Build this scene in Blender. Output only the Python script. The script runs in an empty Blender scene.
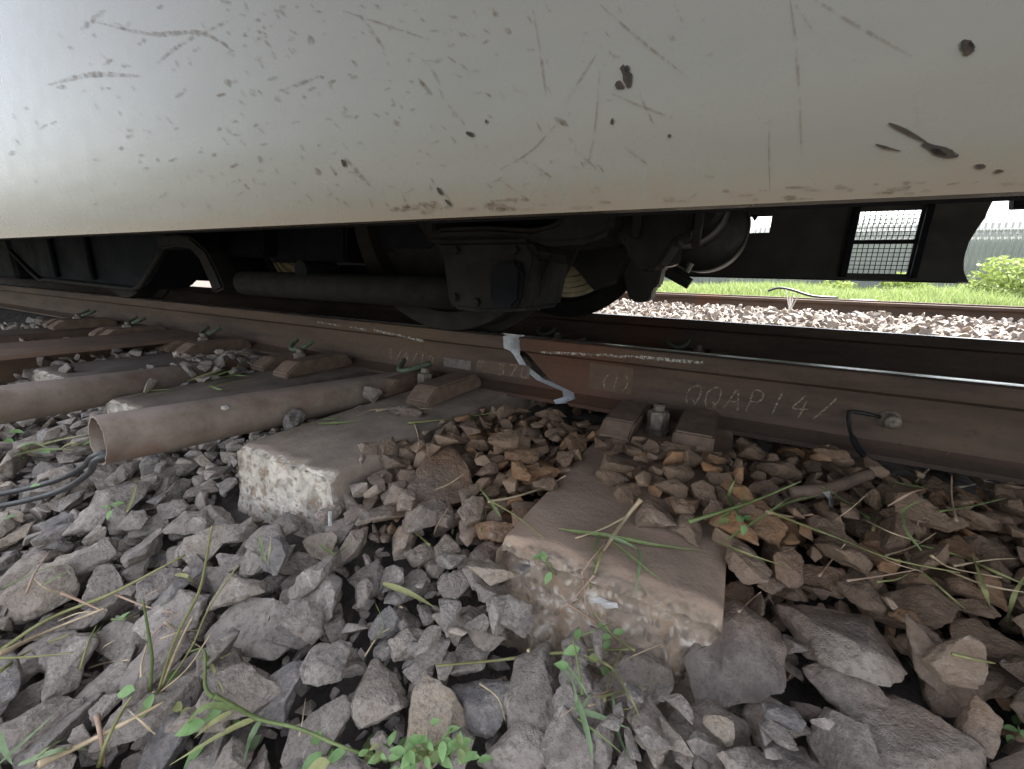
import bpy, bmesh, math, random
import numpy as np
from mathutils import Vector, Matrix, Quaternion, noise as mnoise
S = bpy.context.scene
COL = S.collection
R = math.radians

# ---------------------------------------------------------------- camera, sky, sun, exposure
CAM_Z = .371
RM = Matrix(((0.8833, 0.4689, 0.0), (0, 0, 0), (0, 0, 0)))   # filled just below
cx = Vector((0.8834, 0.4687, 0.0288)); cy = Vector((-0.1410, 0.2050, 0.9685)); cz = Vector((0.4480, -0.8592, 0.2471))
cx.normalize(); cy = (cy - cx * cy.dot(cx)).normalized(); cz = cx.cross(cy)
RM = Matrix((cx, cy, cz)).transposed()
cam_d = bpy.data.cameras.new("camera"); cam = bpy.data.objects.new("camera", cam_d); COL.objects.link(cam)
cam.matrix_world = Matrix.Translation((0, 0, CAM_Z)) @ RM.to_4x4()
cam_d.sensor_width = 36; cam_d.lens = 36 * 420 / 1024; cam_d.clip_start = .005; cam_d.clip_end = 3000
S.camera = cam
SUN_EL, SUN_AZ = R(58), R(25)          # azimuth measured clockwise from +Y
w = bpy.data.worlds.new("World"); S.world = w; w.use_nodes = True
wn = w.node_tree; bg = wn.nodes["Background"]
sky = wn.nodes.new("ShaderNodeTexSky"); sky.sky_type = 'NISHITA'; sky.sun_disc = False
sky.sun_elevation = SUN_EL; sky.sun_rotation = SUN_AZ; sky.dust_density = 3; sky.air_density = 1
hs = wn.nodes.new("ShaderNodeHueSaturation"); hs.inputs['Saturation'].default_value = .35   # cloud cover greys the sky
wn.links.new(sky.outputs[0], hs.inputs['Color']); wn.links.new(hs.outputs[0], bg.inputs[0]); bg.inputs[1].default_value = .15
sd = bpy.data.lights.new("sun", 'SUN'); sd.energy = 5.; sd.angle = R(4); sd.color = (1, .96, .9)
so = bpy.data.objects.new("sun", sd); COL.objects.link(so)
sv = Vector((math.sin(SUN_AZ) * math.cos(SUN_EL), math.cos(SUN_AZ) * math.cos(SUN_EL), math.sin(SUN_EL)))
so.rotation_euler = sv.to_track_quat('Z', 'Y').to_euler(); so.location = (0, -6, 8)
vs = S.view_settings; vs.view_transform = 'Standard'; vs.look = 'None'; vs.gamma = 1; vs.use_curve_mapping = False
vs.exposure = 2.2
S.cycles.max_bounces = 8; S.cycles.diffuse_bounces = 5; S.cycles.use_denoising = True

# ---------------------------------------------------------------- helpers
def ray(px, py):
    return (RM @ Vector((px - 512, -(py - 384.5), -420))).normalized()
def at_y(px, py, y):
    d = ray(px, py); return Vector((0, 0, CAM_Z)) + d * (y / d.y)
def at_z(px, py, z):
    d = ray(px, py); return Vector((0, 0, CAM_Z)) + d * ((z - CAM_Z) / d.z)

class NT:
    def __init__(s, nt): s.t = nt
    def n(s, typ, pr=None, **ins):
        nd = s.t.nodes.new("ShaderNode" + typ)
        for k, v in (pr or {}).items(): setattr(nd, k, v)
        for k, v in ins.items():
            k2 = int(k[1:]) if k[0] == '_' and k[1:].isdigit() else k.replace('_', ' ')
            s.put(nd.inputs[k2], v)
        return nd
    def put(s, sock, v):
        if isinstance(v, bpy.types.NodeSocket): s.t.links.new(v, sock)
        elif isinstance(v, tuple) and len(v) == 3 and sock.type == 'RGBA': sock.default_value = (*v, 1)
        else: sock.default_value = v
    def mix(s, f, a, b, bt='MIX'):
        nd = s.n('MixRGB', {'blend_type': bt}); s.put(nd.inputs[0], f); s.put(nd.inputs[1], a); s.put(nd.inputs[2], b); return nd.outputs[0]
    def ramp(s, f, stops, interp='LINEAR'):
        nd = s.n('ValToRGB'); s.put(nd.inputs[0], f); cr = nd.color_ramp; cr.interpolation = interp
        while len(cr.elements) < len(stops): cr.elements.new(.5)
        for e, (p, c) in zip(cr.elements, stops):
            e.position = p; e.color = (*c, 1) if isinstance(c, tuple) else (c, c, c, 1)
        return nd.outputs[0]
    def noise(s, vec, scale, detail=4, rough=.6, dist=0):
        nd = s.n('TexNoise'); s.put(nd.inputs['Scale'], scale); nd.inputs['Detail'].default_value = detail
        nd.inputs['Roughness'].default_value = rough; nd.inputs['Distortion'].default_value = dist
        if vec is not None: s.put(nd.inputs['Vector'], vec)
        return nd.outputs[0]
    def math(s, op, a, b=0., clamp=False):
        nd = s.n('Math', {'operation': op, 'use_clamp': clamp}); s.put(nd.inputs[0], a); s.put(nd.inputs[1], b); return nd.outputs[0]
    def sstep(s, v, lo, hi):
        nd = s.n('MapRange', {'interpolation_type': 'SMOOTHSTEP'}); s.put(nd.inputs[0], v); s.put(nd.inputs[1], lo); s.put(nd.inputs[2], hi); return nd.outputs[0]
    def bump(s, h, strength, dist):
        return s.n('Bump', Strength=strength, Distance=dist, Height=h).outputs[0]

def mat(name, build):
    m = bpy.data.materials.new(name); m.use_nodes = True
    nt = NT(m.node_tree); b = m.node_tree.nodes["Principled BSDF"]
    build(nt, b); return m
def bs(nt, b, **k):
    for a, v in k.items(): nt.put(b.inputs[a.replace('_', ' ')], v)
def objc(nt): return nt.n('TexCoord').outputs['Object']
def wpos(nt): return nt.n('NewGeometry').outputs['Position']

def simple(name, col, col2=None, rough=.6, metal=0., scale=20., bump=.2, dist=.002, spec=.5, detail=5):
    def f(nt, b):
        v = objc(nt); n1 = nt.noise(v, scale, detail); c2 = col2 or tuple(c * .6 for c in col)
        bs(nt, b, Base_Color=nt.ramp(n1, [(.3, c2), (.7, col)]), Roughness=nt.ramp(nt.noise(v, scale * 2.3), [(.3, max(rough - .12, .02)), (.7, min(rough + .12, 1.))]), Metallic=metal)
        b.inputs['Specular IOR Level'].default_value = spec
        if bump: bs(nt, b, Normal=nt.bump(nt.noise(v, scale * 4, 6), bump, dist))
    return mat(name, f)

def obj(name, bm_or_me, m=None, parent=None, smooth=False, **props):
    if isinstance(bm_or_me, bmesh.types.BMesh):
        bmesh.ops.recalc_face_normals(bm_or_me, faces=bm_or_me.faces)
        me = bpy.data.meshes.new(name); bm_or_me.to_mesh(me); bm_or_me.free()
    else: me = bm_or_me
    if m is not None and not me.materials:
        for q in (m if isinstance(m, (list, tuple)) else [m]): me.materials.append(q)
    if smooth: me.shade_smooth()
    o = bpy.data.objects.new(name, me); COL.objects.link(o)
    if parent is not None: o.parent = parent
    for k, v in props.items(): o[k] = v
    return o
def empty(name, loc=(0, 0, 0), **props):
    o = bpy.data.objects.new(name, None); COL.objects.link(o); o.location = loc; o.empty_display_size = .05
    for k, v in props.items(): o[k] = v
    return o
def soft(me, ang=35):
    me.shade_smooth()
    bm = bmesh.new(); bm.from_mesh(me)
    for e in bm.edges:
        if len(e.link_faces) == 2 and e.calc_face_angle(0) > R(ang): e.smooth = False
    bm.to_mesh(me); bm.free()

def box(x0, x1, y0, y1, z0, z1, bev=.0, seg=1):
    bm = bmesh.new()
    bmesh.ops.create_cube(bm, size=1, matrix=Matrix.Translation(((x0 + x1) / 2, (y0 + y1) / 2, (z0 + z1) / 2)) @ Matrix.Diagonal((x1 - x0, y1 - y0, z1 - z0, 1)))
    if bev: bmesh.ops.bevel(bm, geom=bm.edges[:] , offset=bev, segments=seg, affect='EDGES')
    return bm
def prism(pts, y0, y1, bev=.0, seg=2):
    """closed outline in x,z pushed from y0 to y1"""
    bm = bmesh.new(); a = [bm.verts.new((x, y0, z)) for x, z in pts]; b = [bm.verts.new((x, y1, z)) for x, z in pts]
    bm.faces.new(a); bm.faces.new(b[::-1]); n = len(pts)
    for i in range(n): bm.faces.new((a[i], b[i], b[(i + 1) % n], a[(i + 1) % n]))
    bmesh.ops.recalc_face_normals(bm, faces=bm.faces)
    if bev: bmesh.ops.bevel(bm, geom=bm.edges[:], offset=bev, segments=seg, affect='EDGES')
    return bm
def frames(pts):
    pts = [Vector(p) for p in pts]; out = []; up = None
    for i, p in enumerate(pts):
        t = (pts[min(i + 1, len(pts) - 1)] - pts[max(i - 1, 0)]).normalized()
        if up is None: up = Vector((0, 0, 1)) if abs(t.z) < .9 else Vector((1, 0, 0))
        s = t.cross(up).normalized(); up = s.cross(t).normalized(); out.append((p, t, s, up))
    return out
def tube(pts, rad, n=10, cap=True, bm=None):
    bm = bm or bmesh.new(); rings = []
    rad = rad if isinstance(rad, (list, tuple)) else [rad] * len(pts)
    for (p, t, s, u), r in zip(frames(pts), rad):
        rings.append([bm.verts.new(p + (s * math.cos(2 * math.pi * k / n) + u * math.sin(2 * math.pi * k / n)) * r) for k in range(n)])
    for a, b in zip(rings, rings[1:]):
        for k in range(n): bm.faces.new((a[k], a[(k + 1) % n], b[(k + 1) % n], b[k]))
    if cap: bm.faces.new(rings[0][::-1]); bm.faces.new(rings[-1])
    return bm
def curve(pts, k=6):
    """Catmull-Rom through the points"""
    P = [Vector(p) for p in pts]; P = [2 * P[0] - P[1]] + P + [2 * P[-1] - P[-2]]; out = []
    for i in range(1, len(P) - 2):
        a, b, c, d = P[i - 1:i + 3]
        for j in range(k):
            t = j / k; out.append(.5 * ((2 * b) + (c - a) * t + (2 * a - 5 * b + 4 * c - d) * t * t + (3 * b - a - 3 * c + d) * t ** 3))
    out.append(P[-2]); return out
def lathe_y(prof, c, n=64):
    """profile of (radius, y) turned about a line parallel to y through c"""
    bm = bmesh.new(); rings = []
    for k in range(n):
        a = 2 * math.pi * k / n; rings.append([bm.verts.new((c[0] + r * math.cos(a), c[1] + y, c[2] + r * math.sin(a))) for r, y in prof])
    m = len(prof)
    for k in range(n):
        p, q = rings[k], rings[(k + 1) % n]
        for i in range(m): bm.faces.new((p[i], p[(i + 1) % m], q[(i + 1) % m], q[i]))
    return bm

# ---------------------------------------------------------------- crushed-stone shapes
def stone_shape(seed, lod=3):
    """angular broken rock: hull of a few points, edges chipped; returns points and faces, longest side = 1"""
    rnd = random.Random(seed); ax = (1, rnd.uniform(.6, .92), rnd.uniform(.40, .72)); bm = bmesh.new()
    skew = rnd.uniform(-.35, .35); sk2 = rnd.uniform(-.3, .3)
    for i in range(rnd.choice((9, 10, 11, 12, 14))):
        n = Vector((rnd.gauss(0, 1), rnd.gauss(0, 1), rnd.gauss(0, 1))).normalized(); m = max(abs(n.x), abs(n.y), abs(n.z)); n = n * (.55 + .45 / m * rnd.uniform(.8, 1.05)); x, y, z = n * rnd.uniform(.84, 1.)
        bm.verts.new(((x + skew * z) * ax[0], (y + sk2 * x) * ax[1], z * ax[2]))
    r = bmesh.ops.convex_hull(bm, input=bm.verts[:]); junk = [g for g in r['geom_interior'] + r['geom_unused'] if isinstance(g, bmesh.types.BMVert)]
    if junk: bmesh.ops.delete(bm, geom=list(set(junk)), context='VERTS')
    bmesh.ops.dissolve_limit(bm, angle_limit=R(16), verts=bm.verts[:], edges=bm.edges[:])
    if lod >= 2: bmesh.ops.bevel(bm, geom=bm.edges[:], offset=.045, segments=2 if lod > 2 else 1, affect='EDGES', profile=.6)
    bmesh.ops.triangulate(bm, faces=bm.faces[:])
    if lod > 2:
        for _ in range(3):
            bmesh.ops.subdivide_edges(bm, edges=[e for e in bm.edges if e.calc_length() > .15], cuts=1); bmesh.ops.triangulate(bm, faces=[f for f in bm.faces if len(f.verts) > 3])
    off = Vector((seed * 7.3, seed * 1.7, 0)); bm.normal_update()
    if lod > 1:
        d = [(v, v.normal * (.05 * mnoise.noise(v.co * 2.6 + off) + .045 * mnoise.noise(v.co * 6 + off) + .022 * mnoise.noise(v.co * 13 + off))) for v in bm.verts]
        for v, q in d: v.co += q
    bm.verts.index_update(); P = np.array([v.co[:] for v in bm.verts]); F = [[v.index for v in f.verts] for f in bm.faces]; bm.free()
    P -= (P.max(0) + P.min(0)) / 2; P /= (P.max(0) - P.min(0)).max()
    return P, F

# ---------------------------------------------------------------- materials
def rail_mat(name, dark=1.0, shine=True):
    def f(nt, b):
        v = wpos(nt); xyz = nt.n('SeparateXYZ', None, Vector=v); z = xyz.outputs[2]
        mp = nt.n('Mapping', None, Vector=v); mp.inputs['Scale'].default_value = (.35, 1, 2.2)
        n1 = nt.noise(mp.outputs[0], 9, 6, .65); n2 = nt.noise(v, 60, 6, .7); n3 = nt.noise(mp.outputs[0], 2.2, 3)
        c = nt.ramp(n1, [(.28, (.044, .031, .025)), (.5, (.077, .053, .041)), (.72, (.115, .077, .056))])
        c = nt.mix(nt.math('MULTIPLY', nt.sstep(n3, .45, .7), .5), c, (.145, .098, .066)); xx = nt.math('ABSOLUTE', nt.math('ADD', xyz.outputs[0], .42)); c = nt.mix(nt.math('MULTIPLY', nt.math('SUBTRACT', 1., nt.sstep(nt.math('ADD', xx, nt.math('MULTIPLY', n1, .2)), .14, .38)), .55), c, (.135, .055, .030))
        c = nt.mix(nt.math('MULTIPLY', nt.sstep(n2, .55, .75), .5), c, (.045, .03, .024))
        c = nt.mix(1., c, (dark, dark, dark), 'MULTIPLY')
        r = nt.ramp(n2, [(.3, .65), (.7, .9)]); b.inputs['Specular IOR Level'].default_value = .3
        if shine:
            nrm = nt.n('SeparateXYZ', None, Vector=nt.n('NewGeometry').outputs['Normal']).outputs[2]
            yy = xyz.outputs[1]; off = nt.math('MINIMUM', nt.math('ABSOLUTE', nt.math('SUBTRACT', yy, 1.245)), nt.math('ABSOLUTE', nt.math('SUBTRACT', yy, 2.395))); top = nt.math('MULTIPLY', nt.math('MULTIPLY', nt.sstep(z, .1805, .1825), nt.sstep(nrm, .5, .8)), nt.math('SUBTRACT', 1., nt.sstep(off, .013, .020)))
            c = nt.mix(top, c, (.45, .46, .47)); bs(nt, b, Metallic=nt.math('MULTIPLY', top, .9))
            r = nt.math('ADD', nt.math('MULTIPLY', r, nt.math('SUBTRACT', 1, top)), nt.math('MULTIPLY', top, .28))
        bs(nt, b, Base_Color=c, Roughness=r, Normal=nt.bump(nt.math('ADD', n2, nt.noise(v, 240, 4)), .35, .0015))
    return mat(name, f)
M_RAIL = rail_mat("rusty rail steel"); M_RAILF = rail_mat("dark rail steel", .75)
def fresh(nt, b):
    v = wpos(nt); n = nt.noise(v, 120, 6, .7)
    bs(nt, b, Base_Color=nt.ramp(n, [(.3, (.42, .45, .48)), (.7, (.72, .75, .78))]), Roughness=.42, Metallic=.15, Normal=nt.bump(n, .6, .002))
M_FRESH = mat("bright broken steel", fresh)

def stone_mat(name, attr, hero=False):
    def f(nt, b):
        v = objc(nt) if not attr else wpos(nt); W = wpos(nt)
        if attr: rnd = nt.n('Attribute', {'attribute_name': 'tint'}).outputs['Fac']; sc = 1.
        elif hero: rnd = nt.n('Attribute', {'attribute_name': 'tint', 'attribute_type': 'OBJECT'}).outputs['Fac']; sc = .1
        else: rnd = nt.n('ObjectInfo').outputs['Random']; sc = .055
        off = nt.n('VectorMath', {'operation': 'ADD'}); nt.put(off.inputs[0], v)
        cmb = nt.n('CombineXYZ'); nt.put(cmb.inputs[0], nt.math('MULTIPLY', rnd, 37.)); nt.put(cmb.inputs[1], nt.math('MULTIPLY', rnd, 91.)); nt.put(off.inputs[1], cmb.outputs[0])
        v = off.outputs[0]
        k = sc
        base = nt.ramp(rnd, [(0., (.218, .182, .165)), (.14, (.315, .272, .245)), (.3, (.158, .150, .152)), (.45, (.282, .240, .215)), (.58, (.345, .285, .235)), (.7, (.200, .172, .160)), (.84, (.365, .318, .282)), (.93, (.240, .202, .178)), (1., (.42, .335, .245))])
        n1 = nt.noise(v, 45 * k, 5, .65); n2 = nt.noise(v, 150 * k, 6, .7); n3 = nt.noise(v, 22 * k, 3, .5, 1.2); n4 = nt.noise(v, 420 * k, 5, .7)
        c = nt.mix(nt.ramp(n1, [(.36, .0), (.66, .55)]), base, (.44, .385, .335))
        c = nt.mix(nt.ramp(n2, [(.48, .0), (.64, .6)]), c, (.11, .092, .083))
        vein = nt.math('ABSOLUTE', nt.math('SUBTRACT', n3, .5))
        c = nt.mix(nt.math('MULTIPLY', nt.math('SUBTRACT', 1., nt.sstep(vein, .0, .018)), nt.ramp(n1, [(.5, .0), (.62, .55)])), c, (.62, .57, .52))
        c = nt.mix(nt.ramp(n4, [(.60, .0), (.72, .45)]), c, (.52, .46, .40))
        # brake dust and rust that has settled next to the rail
        xyz = nt.n('SeparateXYZ', None, Vector=W); y = xyz.outputs[1]; x = xyz.outputs[0]
        big = nt.noise(W, 5., 4, .6); rust = nt.math('ADD', nt.math('MULTIPLY', nt.sstep(y, .26, .85), 1.05), nt.math('MULTIPLY', nt.math('SUBTRACT', big, .5), 1.2))
        rust = nt.math('MULTIPLY', nt.sstep(rust, .05, .85), nt.math('SUBTRACT', 1., nt.sstep(y, 1.6, 2.6)))
        rust = nt.math('MULTIPLY', rust, nt.sstep(x, -.95, -.5))
        rc = nt.ramp(nt.math('FRACT', nt.math('MULTIPLY', rnd, 7.31)), [(0., (.14, .088, .058)), (.3, (.21, .132, .082)), (.55, (.25, .165, .105)), (.75, (.185, .12, .078)), (.87, (.27, .148, .074)), (1., (.34, .165, .064))])
        rc = nt.mix(nt.ramp(n1, [(.35, 0.), (.7, .5)]), rc, (.33, .225, .145))
        c = nt.mix(nt.math('MULTIPLY', rust, .9), c, rc)
        h = nt.math('ADD', nt.math('MULTIPLY', n1, 2.), nt.math('ADD', n2, nt.math('MULTIPLY', n4, .5)))
        bs(nt, b, Base_Color=c, Roughness=nt.ramp(n2, [(.3, .62), (.7, .86)]), Normal=nt.bump(h, .55, .004 if attr else .06))
        b.inputs['Specular IOR Level'].default_value = .35
    return mat(name, f)
M_ST = stone_mat("crushed stone", False); M_STJ = stone_mat("crushed stone bed", True); M_STH = stone_mat("large crushed stone", False, True)

def concrete(name, seed, face, top):
    def f(nt, b):
        v = objc(nt); off = nt.n('Mapping', None, Vector=v); off.inputs['Location'].default_value = (seed, seed * 2, 0); v = off.outputs[0]
        ex = nt.n('Attribute', {'attribute_name': 'expo'}).outputs['Fac']
        n1 = nt.noise(v, 7, 6, .65); n2 = nt.noise(v, 55, 6, .7); n3 = nt.noise(v, 24, 4, .6, .8); n4 = nt.noise(v, 200, 4)
        t = nt.ramp(n1, [(.3, tuple(q * .62 for q in top)), (.52, top), (.72, tuple(q * 1.35 for q in top))])
        t = nt.mix(nt.ramp(n2, [(.55, 0.), (.7, .35)]), t, tuple(q * .5 for q in top))
        vo = nt.n('TexVoronoi', None, Vector=v, Scale=85.); nt.put(vo.inputs['Vector'], nt.mix(.035, v, nt.n('TexNoise', None, Vector=v, Scale=30.).outputs['Color'])); vr = nt.n('SeparateXYZ', None, Vector=vo.outputs['Color']).outputs[0]; peb = nt.math('MULTIPLY', nt.math('SUBTRACT', 1., nt.sstep(vo.outputs['Distance'], .15, .6)), 1.)
        e = nt.ramp(n3, [(.3, tuple(q * .55 for q in face)), (.47, face), (.6, tuple(min(q * 1.35, .8) for q in face)), (.72, (.62, .57, .50))])
        e = nt.mix(nt.ramp(nt.noise(v, 33, 3), [(.52, 0.), (.66, .75)]), e, (.23, .155, .10))
        e = nt.mix(nt.math('MULTIPLY', peb, nt.math('MULTIPLY', nt.math('MULTIPLY', nt.sstep(vr, .6, .85), nt.sstep(n1, .35, .6)), .75)), e, (.55, .49, .42)); e = nt.mix(nt.math('MULTIPLY', peb, nt.math('MULTIPLY', nt.math('SUBTRACT', 1., nt.sstep(vr, .2, .4)), .75)), e, (.13, .105, .088))
        c = nt.mix(nt.sstep(nt.math('ADD', ex, nt.math('MULTIPLY', nt.math('SUBTRACT', n3, .5), .9)), .38, .62), t, e)
        bs(nt, b, Base_Color=c, Roughness=.85, Normal=nt.bump(nt.math('ADD', nt.math('ADD', n2, nt.math('MULTIPLY', peb, nt.math('MULTIPLY', ex, 1.2))), nt.math('MULTIPLY', n4, .6)), .5, .003))
        b.inputs['Specular IOR Level'].default_value = .3
    return mat(name, f)

def skirt(nt, b):
    v = wpos(nt); xyz = nt.n('SeparateXYZ', None, Vector=v); z = xyz.outputs[2]
    mp = nt.n('Mapping', None, Vector=v); mp.inputs['Scale'].default_value = (1.2, 1, 5)
    n1 = nt.noise(mp.outputs[0], 3, 5); n2 = nt.noise(v, 26, 6, .7); mp2 = nt.n('Mapping', None, Vector=v); mp2.inputs['Scale'].default_value = (26, 1, 2); n3 = nt.noise(mp2.outputs[0], 3, 5, .7)
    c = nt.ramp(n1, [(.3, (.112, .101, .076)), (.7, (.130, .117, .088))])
    # road dirt that clings to the lower lip
    g = nt.math('ADD', nt.math('SUBTRACT', .0, z), nt.math('MULTIPLY', nt.math('SUBTRACT', n3, .5), .035))
    c = nt.mix(nt.math('MULTIPLY', nt.sstep(g, -.442, -.416), .55), c, (.13, .085, .045))
    c = nt.mix(nt.ramp(n2, [(.60, 0.), (.74, .15)]), c, (.15, .125, .09))
    bs(nt, b, Base_Color=c, Roughness=nt.ramp(n2, [(.3, .24), (.7, .32)]), Normal=nt.bump(nt.noise(mp.outputs[0], 2.4, 2), .12, .012))
    b.inputs['Specular IOR Level'].default_value = .35; b.inputs['Coat Weight'].default_value = .3; b.inputs['Coat Roughness'].default_value = .1
M_SKIRT = mat("off white coach paint", skirt)
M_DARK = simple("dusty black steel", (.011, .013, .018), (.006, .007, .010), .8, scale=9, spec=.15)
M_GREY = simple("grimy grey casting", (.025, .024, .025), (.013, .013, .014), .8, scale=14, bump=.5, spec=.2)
M_BLACK = simple("black rubber", (.018, .018, .02), None, .5)
M_WHEEL = simple("oily wheel steel", (.028, .026, .026), (.014, .013, .013), .75, spec=.15, scale=12)
M_RIM = simple("worn hose clamp rim", (.16, .17, .17), None, .35, metal=.4)
M_CREAM = simple("cream brake disc", (.62, .56, .42), (.40, .34, .23), .45, scale=14, bump=.1)
def pipe_m(nt, b):
    v = objc(nt); W = wpos(nt); n1 = nt.noise(W, 12, 6, .65); n2 = nt.noise(W, 70, 6, .7); n3 = nt.noise(W, 5, 4)
    c = nt.ramp(n1, [(.3, (.145, .108, .083)), (.5, (.215, .166, .132)), (.72, (.285, .235, .192))])
    c = nt.mix(nt.ramp(n3, [(.52, 0.), (.66, .55)]), c, (.19, .085, .055))
    c = nt.mix(nt.ramp(n2, [(.58, 0.), (.74, .5)]), c, (.055, .036, .03))
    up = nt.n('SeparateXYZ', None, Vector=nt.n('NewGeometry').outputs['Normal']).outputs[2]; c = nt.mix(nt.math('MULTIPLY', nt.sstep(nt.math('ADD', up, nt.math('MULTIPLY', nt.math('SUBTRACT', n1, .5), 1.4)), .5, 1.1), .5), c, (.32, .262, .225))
    bs(nt, b, Base_Color=c, Roughness=nt.ramp(n2, [(.3, .55), (.7, .8)]), Normal=nt.bump(nt.math('ADD', n2, n1), .5, .0018))
M_PIPE = mat("rusty pipe steel", pipe_m)
M_CABLE = simple("black cable sheath", (.045, .045, .048), (.025, .025, .027), .45, scale=40, bump=.1)
M_CLIP = simple("green painted spring steel", (.14, .19, .12), (.07, .085, .055), .6, scale=60, bump=.3)
M_CAST = simple("rusty cast iron", (.22, .15, .108), (.12, .082, .06), .8, scale=30, bump=.5)
M_BOLT = simple("dull bolt steel", (.22, .19, .16), (.10, .075, .055), .55, metal=.3, scale=60)
def chalk(nt, b):
    n = nt.noise(wpos(nt), 260, 4, .7); a = nt.ramp(n, [(.41, .0), (.64, .45)])
    bs(nt, b, Base_Color=(.60, .48, .36), Roughness=.95, Alpha=a)
M_CHALK = mat("worn chalk", chalk)
def scrape(nt, b):
    n = nt.noise(wpos(nt), 150, 5, .75); a = nt.ramp(n, [(.42, .0), (.6, .75)])
    bs(nt, b, Base_Color=(.58, .55, .50), Roughness=.8, Alpha=a)
M_SCRAPE = mat("pale scrape", scrape)
def scr(nt, b):
    n = nt.noise(wpos(nt), 190, 4, .7); a = nt.ramp(n, [(.40, .0), (.66, .55)])
    bs(nt, b, Base_Color=(.115, .078, .043), Roughness=.8, Alpha=a)
M_SCR = mat("brown scuff", scr)
def chip(nt, b):
    n = nt.noise(wpos(nt), 210, 5, .7)
    bs(nt, b, Base_Color=nt.ramp(n, [(.4, (.008, .006, .004)), (.6, (.03, .016, .006)), (.75, (.10, .055, .02))]), Roughness=.85, Alpha=nt.ramp(n, [(.30, .2), (.42, 1.)]))
M_CHIP = mat("rusted paint chip", chip)

# ---------------------------------------------------------------- ground, ballast bed
def surf(y):
    return float(np.interp(y, [-1.2, -.3, .15, .34, .47, .55, .7, 1.0, 1.3, 3], [-.4, -.36, -.235, -.15, -.088, -.056, -.028, -.014, -.02, -.02]))
def ground_m(nt, b):
    v = wpos(nt); n = nt.noise(v, .6, 6, .65); n2 = nt.noise(v, 14, 6, .7)
    c = nt.mix(nt.ramp(n, [(.4, 0.), (.6, 1.)]), (.17, .15, .13), (.10, .11, .06)); c = nt.mix(nt.ramp(n2, [(.4, 0.), (.7, .6)]), c, (.12, .10, .08))
    bs(nt, b, Base_Color=c, Roughness=.95, Normal=nt.bump(n2, .8, .03))
bm = bmesh.new(); bmesh.ops.create_grid(bm, x_segments=40, y_segments=40, size=700)
for v in bm.verts: v.co.z = -.46
obj("ground", bm, mat("earth and grass", ground_m), kind='structure')
def bed_m(nt, b):
    v = wpos(nt); n = nt.noise(v, 55, 6, .7); vo = nt.n('TexVoronoi', None, Vector=v, Scale=22.); vc = nt.n('SeparateXYZ', None, Vector=vo.outputs['Color']).outputs[0]
    c = nt.ramp(vc, [(0., (.06, .05, .044)), (.5, (.10, .085, .074)), (1., (.15, .13, .112))]); c = nt.mix(nt.ramp(n, [(.4, 0.), (.7, .6)]), c, (.05, .038, .03))
    bs(nt, b, Base_Color=c, Roughness=.95, Normal=nt.bump(nt.math('ADD', nt.math('MULTIPLY', vo.outputs['Distance'], -1.2), n), .8, .02))
bm = bmesh.new(); xs = np.concatenate([np.linspace(-40, -3, 24), np.linspace(-2.8, 2.8, 57), np.linspace(3, 40, 24)]); ys = [-6, -3, -1.6, -1.2, -.9, -.6, -.3, -.1, .1, .25, .34, .42, .5, .6, .7, .85, 1, 1.15, 1.3, 1.6, 2, 2.4, 2.8, 3.4, 4.5, 6, 7, 8, 9, 10, 11]
def bedz(x, y):
    z = surf(y) - (.075 if y > -1 else .10)
    if y > 2.4: z = -.07 + .065 * min(max((y - 3.2) / 1.2, 0), 1) - .04 * max(0, y - 9.6)
    return z + .008 * mnoise.noise((x * 7, y * 7, 0))
G = [[bm.verts.new((x, y, bedz(x, y) if -2.9 < y < 10.9 else -.47)) for x in xs] for y in ys]
for j in range(len(ys) - 1):
    for i in range(len(xs) - 1): bm.faces.new((G[j][i], G[j][i + 1], G[j + 1][i + 1], G[j + 1][i]))
BED = obj("ballast_bed", bm, mat("fine stone and dust", bed_m), smooth=True, kind='structure')

# stones poured onto the bed one by one: each comes to rest on those already there
NV = 24
SHAPE3 = [stone_shape(100 + i, 3) for i in range(NV)]; SHAPE2 = [stone_shape(100 + i, 2) for i in range(NV)]; LOW = [stone_shape(100 + i, 1) for i in range(NV)]
GX0, GX1, GY0, GY1, GC = -2.4, 1.5, -.12, 1.215, .0045
gnx, gny = int((GX1 - GX0) / GC), int((GY1 - GY0) / GC)
gyv = GY0 + (np.arange(gny) + .5) * GC; gxv = GX0 + (np.arange(gnx) + .5) * GC
HM = np.repeat(np.array([surf(y) - .032 for y in gyv])[None, :], gnx, 0)
TG = np.repeat(np.array([surf(y) for y in gyv])[None, :], gnx, 0)
TG = TG + np.where((gxv[:, None] > .05) & (gyv[None, :] > .5), .015, 0) - .04 * np.clip((gyv[None, :] - 1.02) / .15, 0, 1) + np.where((gxv[:, None] < -.62) & (gyv[None, :] > .9), -.012, 0)
for x0 in (-.258, -.925, -1.567, -2.25):
    k = (gxv[:, None] > x0 - .002) & (gxv[:, None] < x0 + .297) & (gyv[None, :] > (.435 if x0 > -.3 else .46)); HM[k] = 0.; TG[k] = -9
    k = (gxv[:, None] > x0 + .01) & (gxv[:, None] < x0 + .27) & (gyv[None, :] > 1.0); HM[k] = .05
def zone(x0, x1, y0, y1, t):
    k = (gxv[:, None] > x0) & (gxv[:, None] < x1) & (gyv[None, :] > y0) & (gyv[None, :] < y1); TG[k] = np.maximum(TG[k], t)
TG = TG + np.where((gxv[:, None] > -.64) & (gxv[:, None] < -.25) & (gyv[None, :] > .47) & (gyv[None, :] < .9), .018, 0)
zone(-.13, .05, .70, .93, .03); zone(-.05, .05, .61, .75, .028); k = (gxv[:, None] > -.99) & (gxv[:, None] < -.58) & (gyv[None, :] > .36) & (gyv[None, :] < .47); TG[k] = np.minimum(TG[k], -.135)
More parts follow.
